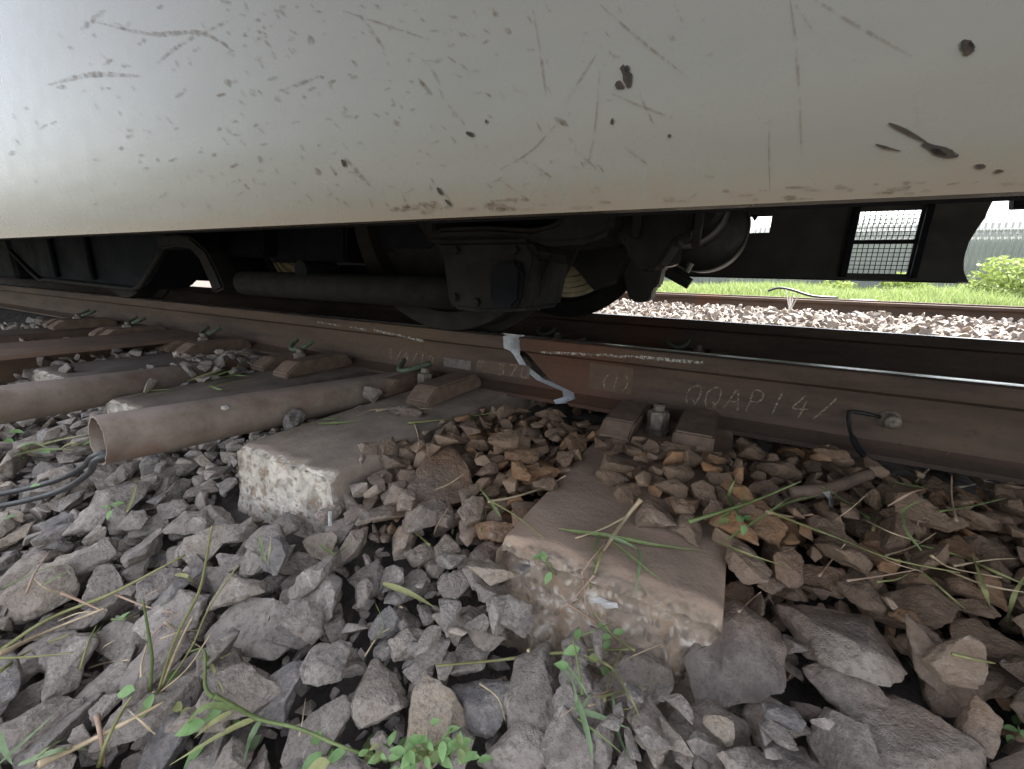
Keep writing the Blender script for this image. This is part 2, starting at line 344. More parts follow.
k = (gxv[:, None] > -1.65) & (gxv[:, None] < -1.22) & (gyv[None, :] > .36) & (gyv[None, :] < .47); TG[k] = np.minimum(TG[k], -.11)
zone(-.05, .09, .33, .43, -.035); zone(-.30, -.05, .33, .43, -.07); zone(-.19, -.10, .84, .92, .02)
PIPES = [(Vector((-1.047, .297, .045)), Vector((-.982, 1.13, -.004)), .052), (Vector((-1.565, .25, .032)), Vector((-1.73, .98, -.022)), .052)]
PIPES = [(a - (b - a).normalized() * .10 if i else a, b, r) for i, (a, b, r) in enumerate(PIPES)]
CP = [Vector((-1.047, .285, .015)), at_z(86, 470, -.05), at_z(60, 485, -.115), at_z(20, 497, -.155), at_z(-40, 508, -.18)]; PIPES += [(a, b, .022) for a, b in zip(CP, CP[1:])]
LOCK = np.zeros(HM.shape, bool)              # where a big slab lies bare on top
SP = []                                         # variant, size, location, rotation, hero number or -1
pr_ = random.Random(23)
def pour(v, s, x, y, q, sink, hero=-1, dry=False, fixed=None):
    P = SHAPE2[v][0] * s @ np.array(q.to_matrix()).T; ix = ((P[:, 0] + x - GX0) / GC).astype(int); iy = ((P[:, 1] + y - GY0) / GC).astype(int)
    if ix.min() < 3 or iy.min() < 3 or ix.max() >= gnx - 3 or iy.max() >= gny - 3: return None
    lowv = P[:, 2] < 0; z = np.percentile((HM[ix, iy] - P[:, 2])[lowv], sink)
    if fixed is not None: z = fixed
    elif LOCK[ix, iy].mean() > .22: return None
    W = P + np.array((x, y, z))
    for a, b, r in (PIPES if fixed is None else ()):
        ab = np.array(b - a); t = np.clip(((W - np.array(a)) @ ab) / (ab @ ab), 0, 1); d = np.linalg.norm(W - (np.array(a) + t[:, None] * ab), axis=1)
        if d.min() < r: return None
    if W[:, 2].max() > .03 and W[:, 1].max() > 1.175: return None
    if dry: return z + P[:, 2].max() * .5
    for dx in (-2, -1, 0, 1, 2):
        for dy in (-2, -1, 0, 1, 2): np.maximum.at(HM, (ix + dx, iy + dy), W[:, 2] - .0012 * (abs(dx) + abs(dy)))
    left, right, front, back = ix.min(), ix.max(), iy.min(), iy.max(); mid_x, mid_y = (left + right) / 2, (front + back) / 2
    ii, jj = np.meshgrid(np.arange(left, right + 1), np.arange(front, back + 1), indexing='ij')
    m = ((ii - mid_x) / max(1, (right - left) / 2)) ** 2 + ((jj - mid_y) / max(1, (back - front) / 2)) ** 2 < (.6 if fixed is None else .3)
    np.maximum.at(HM, (ii[m], jj[m]), z + P[:, 2].max() * .55)
    if fixed is not None:
        m = ((ii - mid_x) / max(1, (right - left) / 2)) ** 2 + ((jj - mid_y) / max(1, (back - front) / 2)) ** 2 < .8; TG[ii[m], jj[m]] = -9; LOCK[ii[m], jj[m]] = True
    SP.append((v, s, Vector((x, y, z)), q, hero)); return z
def lay(yaw, y, tilt):
    sl = -math.atan2(surf(y + .03) - surf(y - .03), .06) * .8
    return Quaternion((1, 0, 0), -sl) @ Quaternion((0, 0, 1), yaw) @ Quaternion((1, 0, 0), pr_.gauss(0, tilt)) @ Quaternion((0, 1, 0), pr_.gauss(0, tilt))
def stone_size(x, y):
    s = pr_.choice((pr_.uniform(.030, .046), pr_.uniform(.046, .064), pr_.uniform(.054, .076)))
    if (x < -.5 and y < .45) or (x > .14 and y < .62): s *= pr_.uniform(1.1, 1.6)
    if x < -.9 and y > .4: s *= .8
    if y > .78 and -.7 < x < .05: s *= .88
    return min(s, .105)
HEROES = [(835, 632, 132, -14, .012), (850, 694, 100, -15, -.012), (908, 740, 150, -18, .0), (968, 688, 108, -12, -.02), (908, 608, 122, -20, -.006), (988, 645, 100, -25, .0), (1010, 685, 60, -20, -.01), (705, 738, 88, 10, .0), (775, 722, 84, -25, -.014), (736, 656, 84, 80, .01),
 (255, 628, 118, 15, 0), (95, 690, 115, 20, 0), (120, 640, 75, 8, 0), (40, 655, 100, 10, 0), (60, 582, 130, 12, 0), (165, 742, 120, 35, 0), (320, 735, 95, 35, 0), (285, 690, 85, 30, 0), (535, 690, 88, 72, 0), (432, 715, 78, 100, 0), (480, 700, 78, -20, 0), (520, 752, 95, 5, 0), (375, 690, 66, -75, 0), (633, 690, 82, 85, 0), (30, 700, 90, 25, 0), (440, 482, 46, 80, 0), (350, 548, 48, 10, 0)]
for n, (px, py, wp, ang, sk) in enumerate(HEROES):
    z = -.1
    for _ in range(8): p = at_z(px, py, z); z = surf(min(p.y, 1.)) + .008 + sk
    dx = Vector((math.cos(R(ang)), -math.sin(R(ang)))) * wp / 2; a, b = at_z(px - dx.x, py - dx.y, z), at_z(px + dx.x, py + dx.y, z); d = b - a
    v = min(range(NV), key=lambda i: abs(np.ptp(SHAPE2[i][0][:, 2]) - (.36 if n % 3 else .46)) + .05 * ((i * 7 + n * 5) % 11))
    pour(v, min(d.length * .95, .175), p.x, p.y, lay(math.atan2(d.y, d.x), p.y, .05), 62, n, fixed=z)
tries = 0
while tries < 11000:
    D = TG - HM; need = np.argwhere(D[::4, ::4] > .012)
    if len(need) < 60: break
    for k in range(40):
        i, j = need[pr_.randrange(len(need))] * 4; x, y = gxv[i], gyv[j]; tries += 1
        if D[i, j] < .012: continue
        s = stone_size(x, y); best = None
        for c in range(5):
            v = pr_.randrange(NV); q = lay(pr_.uniform(0, 6.28), y, .38 if pr_.random() < .8 else 1.); xx, yy = x + pr_.uniform(-.4, .4) * s, y + pr_.uniform(-.4, .4) * s
            z = pour(v, s, xx, yy, q, 80, dry=True)
            if z is not None and (best is None or z < best[0]): best = (z, v, xx, yy, q)
        if best and best[0] < surf(y) + .075: pour(best[1], s, best[2], best[3], best[4], 80)
        D[i, j] = -1
for _ in range(60):
    D = TG - HM; need = np.argwhere(D[::2, ::2] > .020)
    if len(need) < 40: break
    for k in range(50):
        i, j = need[pr_.randrange(len(need))] * 2
        if TG[i, j] - HM[i, j] < .018: continue
        pour(pr_.randrange(NV), pr_.uniform(.018, .034), gxv[i], gyv[j], lay(pr_.uniform(0, 6.28), gyv[j], .6), 70)
# those that show largest stay objects of their own, the others join into one bed of stones
from mathutils.bvhtree import BVHTree
bv, bf, own = [], [], []
for n, (v, s, loc, q, h) in enumerate(SP):
    P, F = LOW[v]; k = len(bv); bv += [tuple(p) for p in (P * s) @ np.array(q.to_matrix()).T + np.array(loc)]; bf += [tuple(k + i for i in f) for f in F]; own += [n] * len(F)
for x0 in (-.258, -.925, -1.567, -2.25):
    k = len(bv); bv += [(x0, .5, 0), (x0 + .294, .5, 0), (x0 + .294, 1.5, 0), (x0, 1.5, 0)]; bf.append((k, k + 1, k + 2, k + 3)); own.append(-1)
tree = BVHTree.FromPolygons(bv, bf); seen = np.zeros(len(SP))
for py in range(330, 769, 4):
    for px in range(0, 1024, 4):
        h = tree.ray_cast(Vector((0, 0, CAM_Z)), ray(px, py))
        if h[2] is not None and own[h[2]] >= 0: seen[own[h[2]]] += 1
print("stones", len(SP), "in view", int((seen > 0).sum()))
alone = set(np.argsort(-seen)[:262 + len(HEROES)].tolist())
def stone_mesh(i, sh):
    me = bpy.data.meshes.new("stone_shape"); me.from_pydata([tuple(p) for p in sh[0]], [], sh[1]); soft(me, 48); me.materials.append(M_ST); return me
SM = [stone_mesh(i, s) for i, s in enumerate(SHAPE3)]
PILE = []      # (shape, size, location, rotation) that end up in one joined bed of stones
HERO = {}
for n, (v, s, loc, q, h) in enumerate(SP):
    if h < 0 and (n not in alone or seen[n] < 2): PILE.append((v, s, loc, q)); continue
    if h >= 0 and seen[h] == 0 and seen[n] == 0: print("hero hidden", h)
    o = bpy.data.objects.new("stone", SM[v]); COL.objects.link(o); o.location = loc; o.rotation_mode = 'QUATERNION'; o.rotation_quaternion = q; o.scale = (s, s, s)
    if h < 0: o.parent = BED
    else:
        me = SM[v].copy(); me.materials[0] = M_STH; o.data = me; HERO[h] = o; o['tint'] = {0: .84, 2: .86, 4: .3, 5: .3, 9: .7, 14: .58, 19: 1., 15: .3, 20: .3, 21: .84, 22: .58, 10: .14, 11: .84}.get(h, (h * .37) % 1.)
rng = random.Random(11)
def rquat(): return Quaternion((rng.gauss(0, 1), rng.gauss(0, 1), rng.gauss(0, 1), rng.gauss(0, 1))).normalized()
def strew(x0, x1, y0, y1, n, s0, s1, lift=0., far=False):
    for i in range(n):
        x, y = rng.uniform(x0, x1), rng.uniform(y0, y1); s = rng.uniform(s0, s1); z = bedz(x, y) + s * .22 + rng.uniform(0, .05) + lift
        PILE.append((rng.randrange(NV), s, Vector((x, y, z)), rquat()))
strew(-4.5, -2.35, .0, 1.17, 520, .035, .07); strew(-2.6, 1.8, -1.0, -.1, 1100, .04, .075); strew(1.48, 2.6, -.1, 1.15, 380, .04, .075)
for i in range(6500):                           # fines and small chips that fill the gaps
    x, y = rng.uniform(-2.2, 1.45), rng.uniform(-.1, 1.16); s = rng.uniform(.016, .034)
    if y > .42 and any(x0 - .02 < x < x0 + .315 for x0 in (-.258, -.925, -1.567, -2.25)): continue
    PILE.append((rng.randrange(NV), s, Vector((x, y, surf(y) - .034 + rng.uniform(-.008, .006) - .04 * min(max((y - 1.02) / .15, 0), 1))), rquat()))
strew(-4.5, 2.6, 1.34, 2.32, 1300, .035, .06); strew(-2.5, 3.5, 2.5, 4.2, 1500, .04, .075, .0); strew(-3.5, 7.5, 4.2, 7.2, 2400, .05, .09); strew(-2.5, 9.5, 7.5, 10.2, 1500, .06, .10)
VV, FF, TT = [], [], []; nb = 0
for v, s, loc, q in PILE:
    P, F = (LOW if loc.y > 1.3 or loc.y < -.12 else SHAPE2)[v]; m = np.array(q.to_matrix()); P2 = (P * s) @ m.T + np.array(loc)
    VV.append(P2); FF.append(np.array(F) + nb); nb += len(P); TT.append(np.full(len(P), rng.random(), 'f'))
if VV:
    VV = np.concatenate(VV); FF = np.concatenate(FF); me = bpy.data.meshes.new("stones")
    me.vertices.add(len(VV)); me.vertices.foreach_set('co', VV.ravel().astype('f')); me.loops.add(FF.size); me.loops.foreach_set('vertex_index', FF.ravel().astype('i'))
    me.polygons.add(len(FF)); me.polygons.foreach_set('loop_start', np.arange(0, FF.size, 3, dtype='i')); me.polygons.foreach_set('loop_total', np.full(len(FF), 3, 'i'))
    me.update(calc_edges=True); me.attributes.new('tint', 'FLOAT', 'POINT').data.foreach_set('value', np.concatenate(TT)); soft(me, 30)
    obj("loose_stones", me, M_STJ, BED, kind='stuff')

# ---------------------------------------------------------------- rails
RY = 1.248
def rail_profile(yc, sgn=1):
    P = [(-.070, -.008), (-.070, .003), (-.045, .011), (-.020, .023), (-.0095, .044), (-.0085, .085), (-.0085, .118), (-.013, .131), (-.034, .141), (-.036, .150), (-.036, .172), (-.033, .180), (-.026, .1835)]
    P += [(0, .1845)] + [(-y, z) for y, z in P[::-1]]
    return [(yc + y, z) for y, z in P]
def rail_mesh(yc, x0, x1, mats, f0=None, f1=None, seg=.12):
    """rail along x; f0/f1 give the broken end's x for a profile point"""
    pr = rail_profile(yc); bm = bmesh.new(); rings = []
    xs = list(np.linspace(0, 1, max(2, int((x1 - x0) / seg))))
    ends = [(f0(y, z) if f0 else x0, f1(y, z) if f1 else x1) for y, z in pr]
    near = [(x if x < .999 else 1) for x in xs]
    for t in near: rings.append([bm.verts.new((e0 + (e1 - e0) * t, y, z)) for (e0, e1), (y, z) in zip(ends, pr)])
    n = len(pr)
    for a, b in zip(rings, rings[1:]):
        for k in range(n): bm.faces.new((a[k], a[(k + 1) % n], b[(k + 1) % n], b[k]))
    for r, d in ((rings[0], 1), (rings[-1], -1)):
        # the end is a strip of quads across the profile so that it can follow a crooked break
        for k in range(n // 2):
            a, b2, c2, d2 = r[k], r[k + 1], r[n - 2 - k], r[n - 1 - k]
            f = list(dict.fromkeys((a, b2, c2, d2)))
            if len(f) >= 3:
                try: fc = bm.faces.new(f); fc.material_index = 1
                except ValueError: pass
    bmesh.ops.recalc_face_normals(bm, faces=bm.faces)
    me = bpy.data.meshes.new("rail"); bm.to_mesh(me); bm.free()
    for m in mats: me.materials.append(m)
    soft(me, 28); return me
def brk(y, z):
    x = float(np.interp(z, [-.01, .015, .023, .031, .045, .071, .10, .12, .14, .17, .185], [-.402, -.410, -.445, -.515, -.556, -.600, -.640, -.644, -.648, -.652, -.654]))
    if z < .035: x += (y - 1.24) * .95
    return x + .008 * mnoise.noise((y * 50, z * 85, 3)) + .004 * mnoise.noise((y * 150, z * 190, 5)) + (y - 1.24) * (.75 if z > .12 else .9 if z > .035 else 0)
def brk2(y, z):
    g = float(np.interp(z, [-.01, .02, .03, .07, .10, .14, .185], [.050, .034, .048, .072, .072, .050, .046]))
    return brk(y, z) + g + .005 * mnoise.noise((y * 50, z * 60, 9)) - (y - 1.24) * (.5 if z > .035 else 0)
RAIL_L = obj("broken_rail", rail_mesh(RY, -26, 0, [M_RAIL, M_FRESH], None, brk, .5), label="rusty running rail whose right end is cracked off with a pale jagged face", category="rail", group="broken rail sections")
RAIL_R = obj("broken_rail", rail_mesh(RY, 0, 26, [M_RAIL, M_RAIL], brk2, None, .5), label="rusty running rail right of the crack, chalked with capital letters on its web", category="rail", group="broken rail sections")
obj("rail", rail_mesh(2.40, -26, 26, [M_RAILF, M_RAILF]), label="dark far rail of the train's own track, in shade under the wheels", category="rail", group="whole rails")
obj("rail", rail_mesh(7.45, -30, 60, [M_RAIL, M_RAIL], seg=2), label="sunlit brown rail of the next track beyond the pale ballast", category="rail", group="whole rails")
obj("rail", rail_mesh(8.59, -30, 60, [M_RAIL, M_RAIL], seg=2), label="farthest rail, low in front of the grass bank", category="rail", group="whole rails")

def ribbon(paths, width, off, m, name, parent, kind=None):
    """flat strokes on the vertical near face of something, pushed 'off' toward -y"""
    bm = bmesh.new()
    for pts in paths:
        P = [Vector(p) for p in pts]; prev = None
        for i, p in enumerate(P):
            t = (P[min(i + 1, len(P) - 1)] - P[max(i - 1, 0)]).normalized(); s = Vector((-t.z, 0, t.x)) * width * rng.uniform(.35, .6)
            a, b = bm.verts.new(p + s + Vector((0, off, 0))), bm.verts.new(p - s + Vector((0, off, 0)))
            if prev: bm.faces.new((prev[0], prev[1], b, a))
            prev = (a, b)
    o = obj(name, bm, m, parent)
    if kind: o['kind'] = kind
    return o
WEB = RY - .0085
GLYPH = {'Q': [[(.5, 1), (.1, .8), (0, .4), (.3, 0), (.7, .1), (.9, .5), (.8, .9), (.45, 1)], [(.5, .3), (1, -.1)]], 'A': [[(0, 0), (.25, .5), (.5, 1), (.75, .5), (.95, 0)], [(.2, .38), (.8, .42)]],
         'P': [[(.1, 0), (.15, .5), (.2, 1), (.7, .95), (.85, .7), (.6, .5), (.15, .48)]], '1': [[(.5, 1), (.45, .5), (.4, 0)]], '4': [[(.5, 1), (.3, .7), (.05, .4), (.5, .38), (.95, .42)], [(.7, .75), (.65, .3), (.6, -.05)]],
         '/': [[(.85, 1), (.5, .5), (.1, 0)]], '3': [[(0, .9), (.5, 1), (.6, .8), (.2, .55), (.7, .4), (.6, .1), (.1, 0)]], '7': [[(0, .95), (.8, 1), (.5, .5), (.3, 0)]], '0': [[(.5, 1), (.1, .7), (.1, .3), (.5, 0), (.9, .3), (.8, .8), (.45, 1)]],
         '9': [[(.8, .8), (.5, 1), (.15, .75), (.5, .5), (.8, .75), (.7, .3), (.4, 0)]], 'F': [[(.8, 1), (.15, .95), (.1, .5), (.05, 0)], [(.1, .5), (.6, .52)]], '(': [[(.7, 1.1), (.2, .7), (.15, .3), (.6, -.1)]], ')': [[(.3, 1.1), (.8, .7), (.8, .3), (.4, -.1)]], ' ': []}
def write(text, p0, p1, h0, h1, parent, wd=.006):
    """chalk letters from pixel p0 to p1 along the web, heights h0..h1 in metres"""
    a, b = at_y(*p0, WEB), at_y(*p1, WEB); n = len(text); st = []
    for i, ch in enumerate(text):
        x0 = a.x + (b.x - a.x) * i / n; cw = (b.x - a.x) / n * .74; zb = a.z + (b.z - a.z) * i / n; h = h0 + (h1 - h0) * i / n
        for s in GLYPH[ch]:
            pts = [Vector((x0 + u * cw + .15 * v * h, WEB, zb + v * h)) for u, v in s]; st.append(curve(pts, 4))
    ribbon(st, wd, -.0026, M_CHALK, "chalk_writing", parent, 'stuff')
write("QQAP14/", (684, 404), (836, 421), .060, .058, RAIL_R, .0045)
write("3/4/19", (388, 360), (436, 368), .046, .046, RAIL_L, .006)
write("F 370", (476, 372), (532, 379), .042, .042, RAIL_L, .005)
write("(1)", (602, 387), (630, 390), .042, .040, RAIL_R, .0045)
def patch(px0, px1, m, name, par):
    a, b = at_y(*px0, WEB), at_y(*px1, WEB)
    obj(name, box(min(a.x, b.x), max(a.x, b.x), WEB - .0016, WEB - .0003, min(a.z, b.z), max(a.z, b.z), .0004), m, par)
patch((444, 373), (471, 361), simple("faded grey paint", (.215, .19, .175), (.11, .085, .07), .85, scale=60), "paint_patch", RAIL_L)
patch((478, 386), (530, 366), simple("brushed web steel", (.125, .086, .058), (.085, .057, .039), .8, scale=40), "brushed_patch", RAIL_L)
patch((588, 390), (634, 366), simple("brushed brown web", (.13, .085, .058), (.09, .056, .038), .85, scale=40), "brushed_patch", RAIL_R)
HD = RY - .036
def hline(p0, p1, wd, par, n=14):
    a, b = at_y(*p0, HD), at_y(*p1, HD)
    ribbon([[a.lerp(b, i / n) + Vector((0, 0, rng.uniform(-.0015, .0015))) for i in range(n + 1)]], wd, -.0012, M_SCRAPE, "scrape_mark", par)
hline((541, 352), (640, 357), .007, RAIL_R); hline((640, 357), (703, 363), .009, RAIL_R); hline((374, 330), (424, 341), .008, RAIL_L); hline((318, 322), (342, 326), .006, RAIL_L); hline((350, 327), (366, 330), .006, RAIL_L)

# ---------------------------------------------------------------- sleepers and their fastenings
def sleeper_mesh(x0, seed, y0=.475, broken=1.):
    bm = bmesh.new(); W = .294; ys = list(np.concatenate([np.linspace(0, .12, 26), np.linspace(.15, 2.25, 20)])); nx = 30; nz = 13; H = .21; g = {}
    lay = bm.verts.layers.float.new('expo')
    def V(i, j, k):
        if (i, j, k) in g: return g[i, j, k]
        u = i / nx; y = ys[j]; t = k / nz; x = (u - .5) * W * (1 - .0 * t) + (1 if u > .5 else -1) * .02 * (1 - t) * (abs(u - .5) > .499); z = -H * (1 - t)
        p = Vector((x, y, z)); ex = 0.
        if j == 0: ex = 1.
        e = max(0, 1 - y / (.030 + .018 * mnoise.noise((u * 7, seed, 1)) + (.022 * math.sin(u * 3.1) if broken > .9 else 0)))
        top = t > .995
        if top and broken:
            p.z -= (.022 if broken > .9 else .014) * e ** 1.4; ex = max(ex, min(1, e * 1.7 - .3))
        if j == 0:
            lump = abs(mnoise.noise((x * 34, z * 34, seed))) * .016 + mnoise.noise((x * 75, z * 75, seed)) * .006 + mnoise.noise((x * 9, z * 9, seed + 4)) * .012
            p.y += (.05 if broken > .9 else .02) * t ** 2 - lump * max(broken, .6)
        elif e > 0 and (top or u in (0, 1)):
            p.z += (mnoise.noise((x * 40, y * 40, seed)) * .007 + mnoise.noise((x * 80, y * 80, seed)) * .004) * min(1, e * 2) * broken if top else 0
            if not top: ex = max(ex, e * .8)
            if top: p.y += .012 * broken * e
        p.z += .0012 * mnoise.noise((x * 20, y * 20, seed))
        # arrises worn round
        if top and u in (0, 1): p.z -= .005; 
        v = bm.verts.new(p); v[lay] = ex; g[i, j, k] = v; return v
    ny = len(ys) - 1
    for i in range(nx):
        for j in range(ny): bm.faces.new((V(i, j, nz), V(i + 1, j, nz), V(i + 1, j + 1, nz), V(i, j + 1, nz)))
        for k in range(nz): bm.faces.new((V(i, 0, k), V(i + 1, 0, k), V(i + 1, 0, k + 1), V(i, 0, k + 1)))
    for j in range(ny):
        for k in range(nz):
            bm.faces.new((V(0, j + 1, k), V(0, j, k), V(0, j, k + 1), V(0, j + 1, k + 1))); bm.faces.new((V(nx, j, k), V(nx, j + 1, k), V(nx, j + 1, k + 1), V(nx, j, k + 1)))
    bmesh.ops.recalc_face_normals(bm, faces=bm.faces)
    me = bpy.data.meshes.new("concrete_sleeper"); bm.to_mesh(me); bm.free(); soft(me, 33); return me
SL = [(-.258, "wide concrete sleeper with a broken stony end right below the cracked rail", .46, 1.0, (.25, .195, .15), (.33, .24, .18)),
      (-.925, "concrete sleeper with a chalky white broken end beside the open pipe", .475, .55, (.43, .385, .33), (.33, .265, .215)),
      (-1.567, "concrete sleeper showing a short white end between the two rusty pipes", .475, .5, (.46, .42, .37), (.20, .16, .132)),
      (-2.25, "grey concrete sleeper behind the farther rusty pipe", .5, .3, (.3, .27, .24), (.15, .125, .108)),
      (-3.0, "dim brown sleeper second beyond the pipes on the left", .5, .3, (.3, .27, .24), (.13, .085, .06)),
      (-3.65, "dim sleeper at the far left below the dark underframe", .5, .3, (.3, .27, .24), (.11, .075, .055))]
def soft_box(*a): 
    return box(*a, .006, 2)
def fasten(x, par, y_in, sg, clip, loose=False, ln=1.):
    """one side of a rail seat: two cast shoulders, a bolt between them, a sprung loop. sg=-1 toward -y"""
    Y = lambda d: y_in + sg * d
    for (a, b2, hgt, d1) in ((-.118, -.042, .046, .26), (.046, .13, .052, .28)):
        d1 *= ln; pts = [(Y(-.012), .001), (Y(d1), .001), (Y(d1), .018), (Y(d1 - .05), hgt), (Y(.02), hgt + .002), (Y(-.012), .026)]
        bm = bmesh.new(); A = [bm.verts.new((x + a, y, z)) for y, z in pts]; B = [bm.verts.new((x + b2, y, z)) for y, z in pts]
        bm.faces.new(A); bm.faces.new(B[::-1])
        for i in range(6): bm.faces.new((A[i], B[i], B[(i + 1) % 6], A[(i + 1) % 6]))
        bmesh.ops.recalc_face_normals(bm, faces=bm.faces); bmesh.ops.bevel(bm, geom=bm.edges[:], offset=.005, segments=2, affect='EDGES')
        obj("clip_shoulder", bm, M_CAST, par)
    c = Vector((x - .003, Y(.125), 0))
    bm = bmesh.new(); n = 6; prof = [(.030, .001), (.030, .012), (.024, .016), (.0265, .03), (.0265, .055), (.022, .060), (.014, .062), (.014, .074), (.010, .078)]; prev = None
    for r, z in prof:
        m_ = 6 if .0263 < r < .0267 else 12; ring = [bm.verts.new(c + Vector((r * math.cos(k * math.pi / 6), r * math.sin(k * math.pi / 6), z)) * 1) for k in range(12)]
        if m_ == 6:
            for k, v in enumerate(ring):
                if k % 2: v.co = c + (v.co - c - Vector((0, 0, z))) * .87 + Vector((0, 0, z))
        if prev: [bm.faces.new((prev[k], prev[(k + 1) % 12], ring[(k + 1) % 12], ring[k])) for k in range(12)]
        prev = ring
    bm.faces.new(prev); obj("bolt", bm, M_BOLT, par)
    if clip:
        pts = [(x - .178, Y(.03), .066), (x - .148, Y(.085), .054), (x - .118, Y(.115), .050), (x - .088, Y(.095), .056), (x - .055, Y(.03), .070)] if loose else \
              [(x - .165, Y(.02), .085), (x - .158, Y(.05), .066), (x - .13, Y(.075), .056), (x - .095, Y(.078), .056), (x - .068, Y(.055), .068), (x - .060, Y(.02), .088)]
        obj("spring_clip", tube(curve(pts, 5), .0092, 8), M_CLIP, par, True)
for n, (x0, lab, y0, br, fc, tp) in enumerate(SL):
    s = obj("concrete_sleeper", sleeper_mesh(x0, n * 3.7 + 1, y0, br), concrete("weathered concrete", n * 3.1, fc, tp), label=lab, category="sleeper", group="concrete sleepers under the track")
    s.location = (x0 + .147, y0, 0)
    def F(xc, yi, sg, cl, lo=False):
        fasten(xc, None, yi, sg, cl, lo, (1., .74, .5, .5, .5, .5)[n] if sg < 0 and yi < 2 else .5)
    before = set(COL.objects)
    clipx = x0 + (.125 if n == 0 else .055 if n == 1 else .075)
    fasten(clipx, None, RY - .066, -1, n not in (0, 6), n == 1); fasten(clipx, None, RY + .066, 1, False)
    if n in (0, 1): fasten(clipx, None, 2.334, -1, True)
    for o in set(COL.objects) - before:
        o.parent = s; o.matrix_parent_inverse = Matrix.Translation(-s.location)

# ---------------------------------------------------------------- pipes and cables
def pipe(a, b, r, lab, op):
    a, b = Vector(a), Vector(b); d = (b - a).normalized(); bm = bmesh.new(); n = 40; m = 30; rings = []
    s = d.cross(Vector((0, 0, 1))).normalized(); u = s.cross(d)
    def ring(p, rr, wob=0.):
        return [bm.verts.new(p + (s * math.cos(2 * math.pi * k / n) + u * math.sin(2 * math.pi * k / n)) * (rr + .0008 * mnoise.noise((k * .8, p.y * 9, 0))) + d * wob * mnoise.noise((k * .9, 3, rr * 50))) for k in range(n)]
    for i in range(m + 1): rings.append(ring(a.lerp(b, i / m), r, .002 if i == 0 else 0))
    inner = [ring(a.lerp(b, t), r - .0045, .002 if t == 0 else 0) for t in (1, .6, .3, .1, 0)]
    rings = rings[::1]; seq = inner + rings
    for p, q in zip(seq, seq[1:]):
        for k in range(n): bm.faces.new((p[k], p[(k + 1) % n], q[(k + 1) % n], q[k]))
    for k in range(n): bm.faces.new((seq[-1][k], seq[-1][(k + 1) % n], seq[0][(k + 1) % n], seq[0][k]))
    o = obj("steel_pipe", bm, M_PIPE, smooth=True, label=lab, category="pipe", group="rusty cable ducts beside the sleepers"); soft(o.data, 50); return o
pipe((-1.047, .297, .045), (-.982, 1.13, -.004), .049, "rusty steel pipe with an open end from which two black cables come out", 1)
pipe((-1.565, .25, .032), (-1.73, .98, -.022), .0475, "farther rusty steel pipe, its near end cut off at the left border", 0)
def cable(pts, r, lab): obj("cable", tube(curve(pts, 8), r, 10), M_CABLE, smooth=True, label=lab, category="cable", group="black cables from the pipe")
P0 = Vector((-1.047, .297, .045))
cable([P0 + Vector((.02, .35, -.028)), P0 + Vector((.004, .06, -.030)), P0 + Vector((-.006, -.004, -.030)), at_z(84, 466, -.05), at_z(60, 479, -.11), at_z(20, 490, -.15), at_z(-40, 501, -.175), at_z(-160, 520, -.19)], .0062, "upper of the two black cables leaving the open pipe")
cable([P0 + Vector((.03, .35, -.033)), P0 + Vector((.014, .06, -.034)), P0 + Vector((.007, -.006, -.034)), at_z(89, 473, -.055), at_z(62, 490, -.12), at_z(20, 502, -.16), at_z(-40, 513, -.185), at_z(-160, 535, -.195)], .0062, "lower of the two black cables, lying on the stones below its twin")

ch = obj("iron_trough", prism([(-2.62, .0), (-2.62, .052), (-2.26, .052), (-2.26, .036), (-2.285, .036), (-2.285, .040), (-2.595, .040), (-2.595, .0)], .12, 1.14), simple("rusty trough iron", (.20, .125, .085), (.11, .075, .06), .75, scale=10, bump=.4), label="flat rusty iron trough with a dark hollow side, lying towards the rail at the left", category="iron trough")
# ---------------------------------------------------------------- bond wire and pin on the rail web
pb = empty("rail_pin", at_y(891, 420, WEB), label="short round pin sticking out of the rail web at the right", category="pin")
c = at_y(889, 419, WEB); pb.location = c
bm = lathe_y([(.0004, -.034), (.014, -.034), (.0165, -.030), (.0165, -.004), (.021, -.004), (.022, .002), (.0004, .002)], (0, 0, 0), 20)
obj("shank", bm, M_BOLT, pb, True)
c1 = at_y(848, 412, WEB - .004)
bwp = [at_y(880, 417, WEB - .006), at_y(862, 413, WEB - .012), at_y(849, 413, WEB - .014), at_y(850, 430, 1.20), at_y(857, 446, 1.165), at_y(868, 461, 1.135), at_y(872, 474, 1.11), at_y(850, 484, 1.06), at_y(815, 491, 1.02)]
obj("bond_wire", tube(curve(bwp, 6), [.004 + .003 * (i > 20) for i in range(len(curve(bwp, 6)))], 8), M_BLACK, smooth=True, label="black bond wire hanging from the rail web down into the stones", category="wire")
obj("iron_bar", tube(curve([at_z(790, 492, .012), at_z(830, 488, .016), at_z(868, 474, .022)], 6), [.010, .0105, .011, .011, .0115, .011, .0105, .011, .0115, .011, .011, .011, .012], 10), M_CAST, smooth=True, label="thin rusty bar lying on the stones below the bond wire", category="bar")

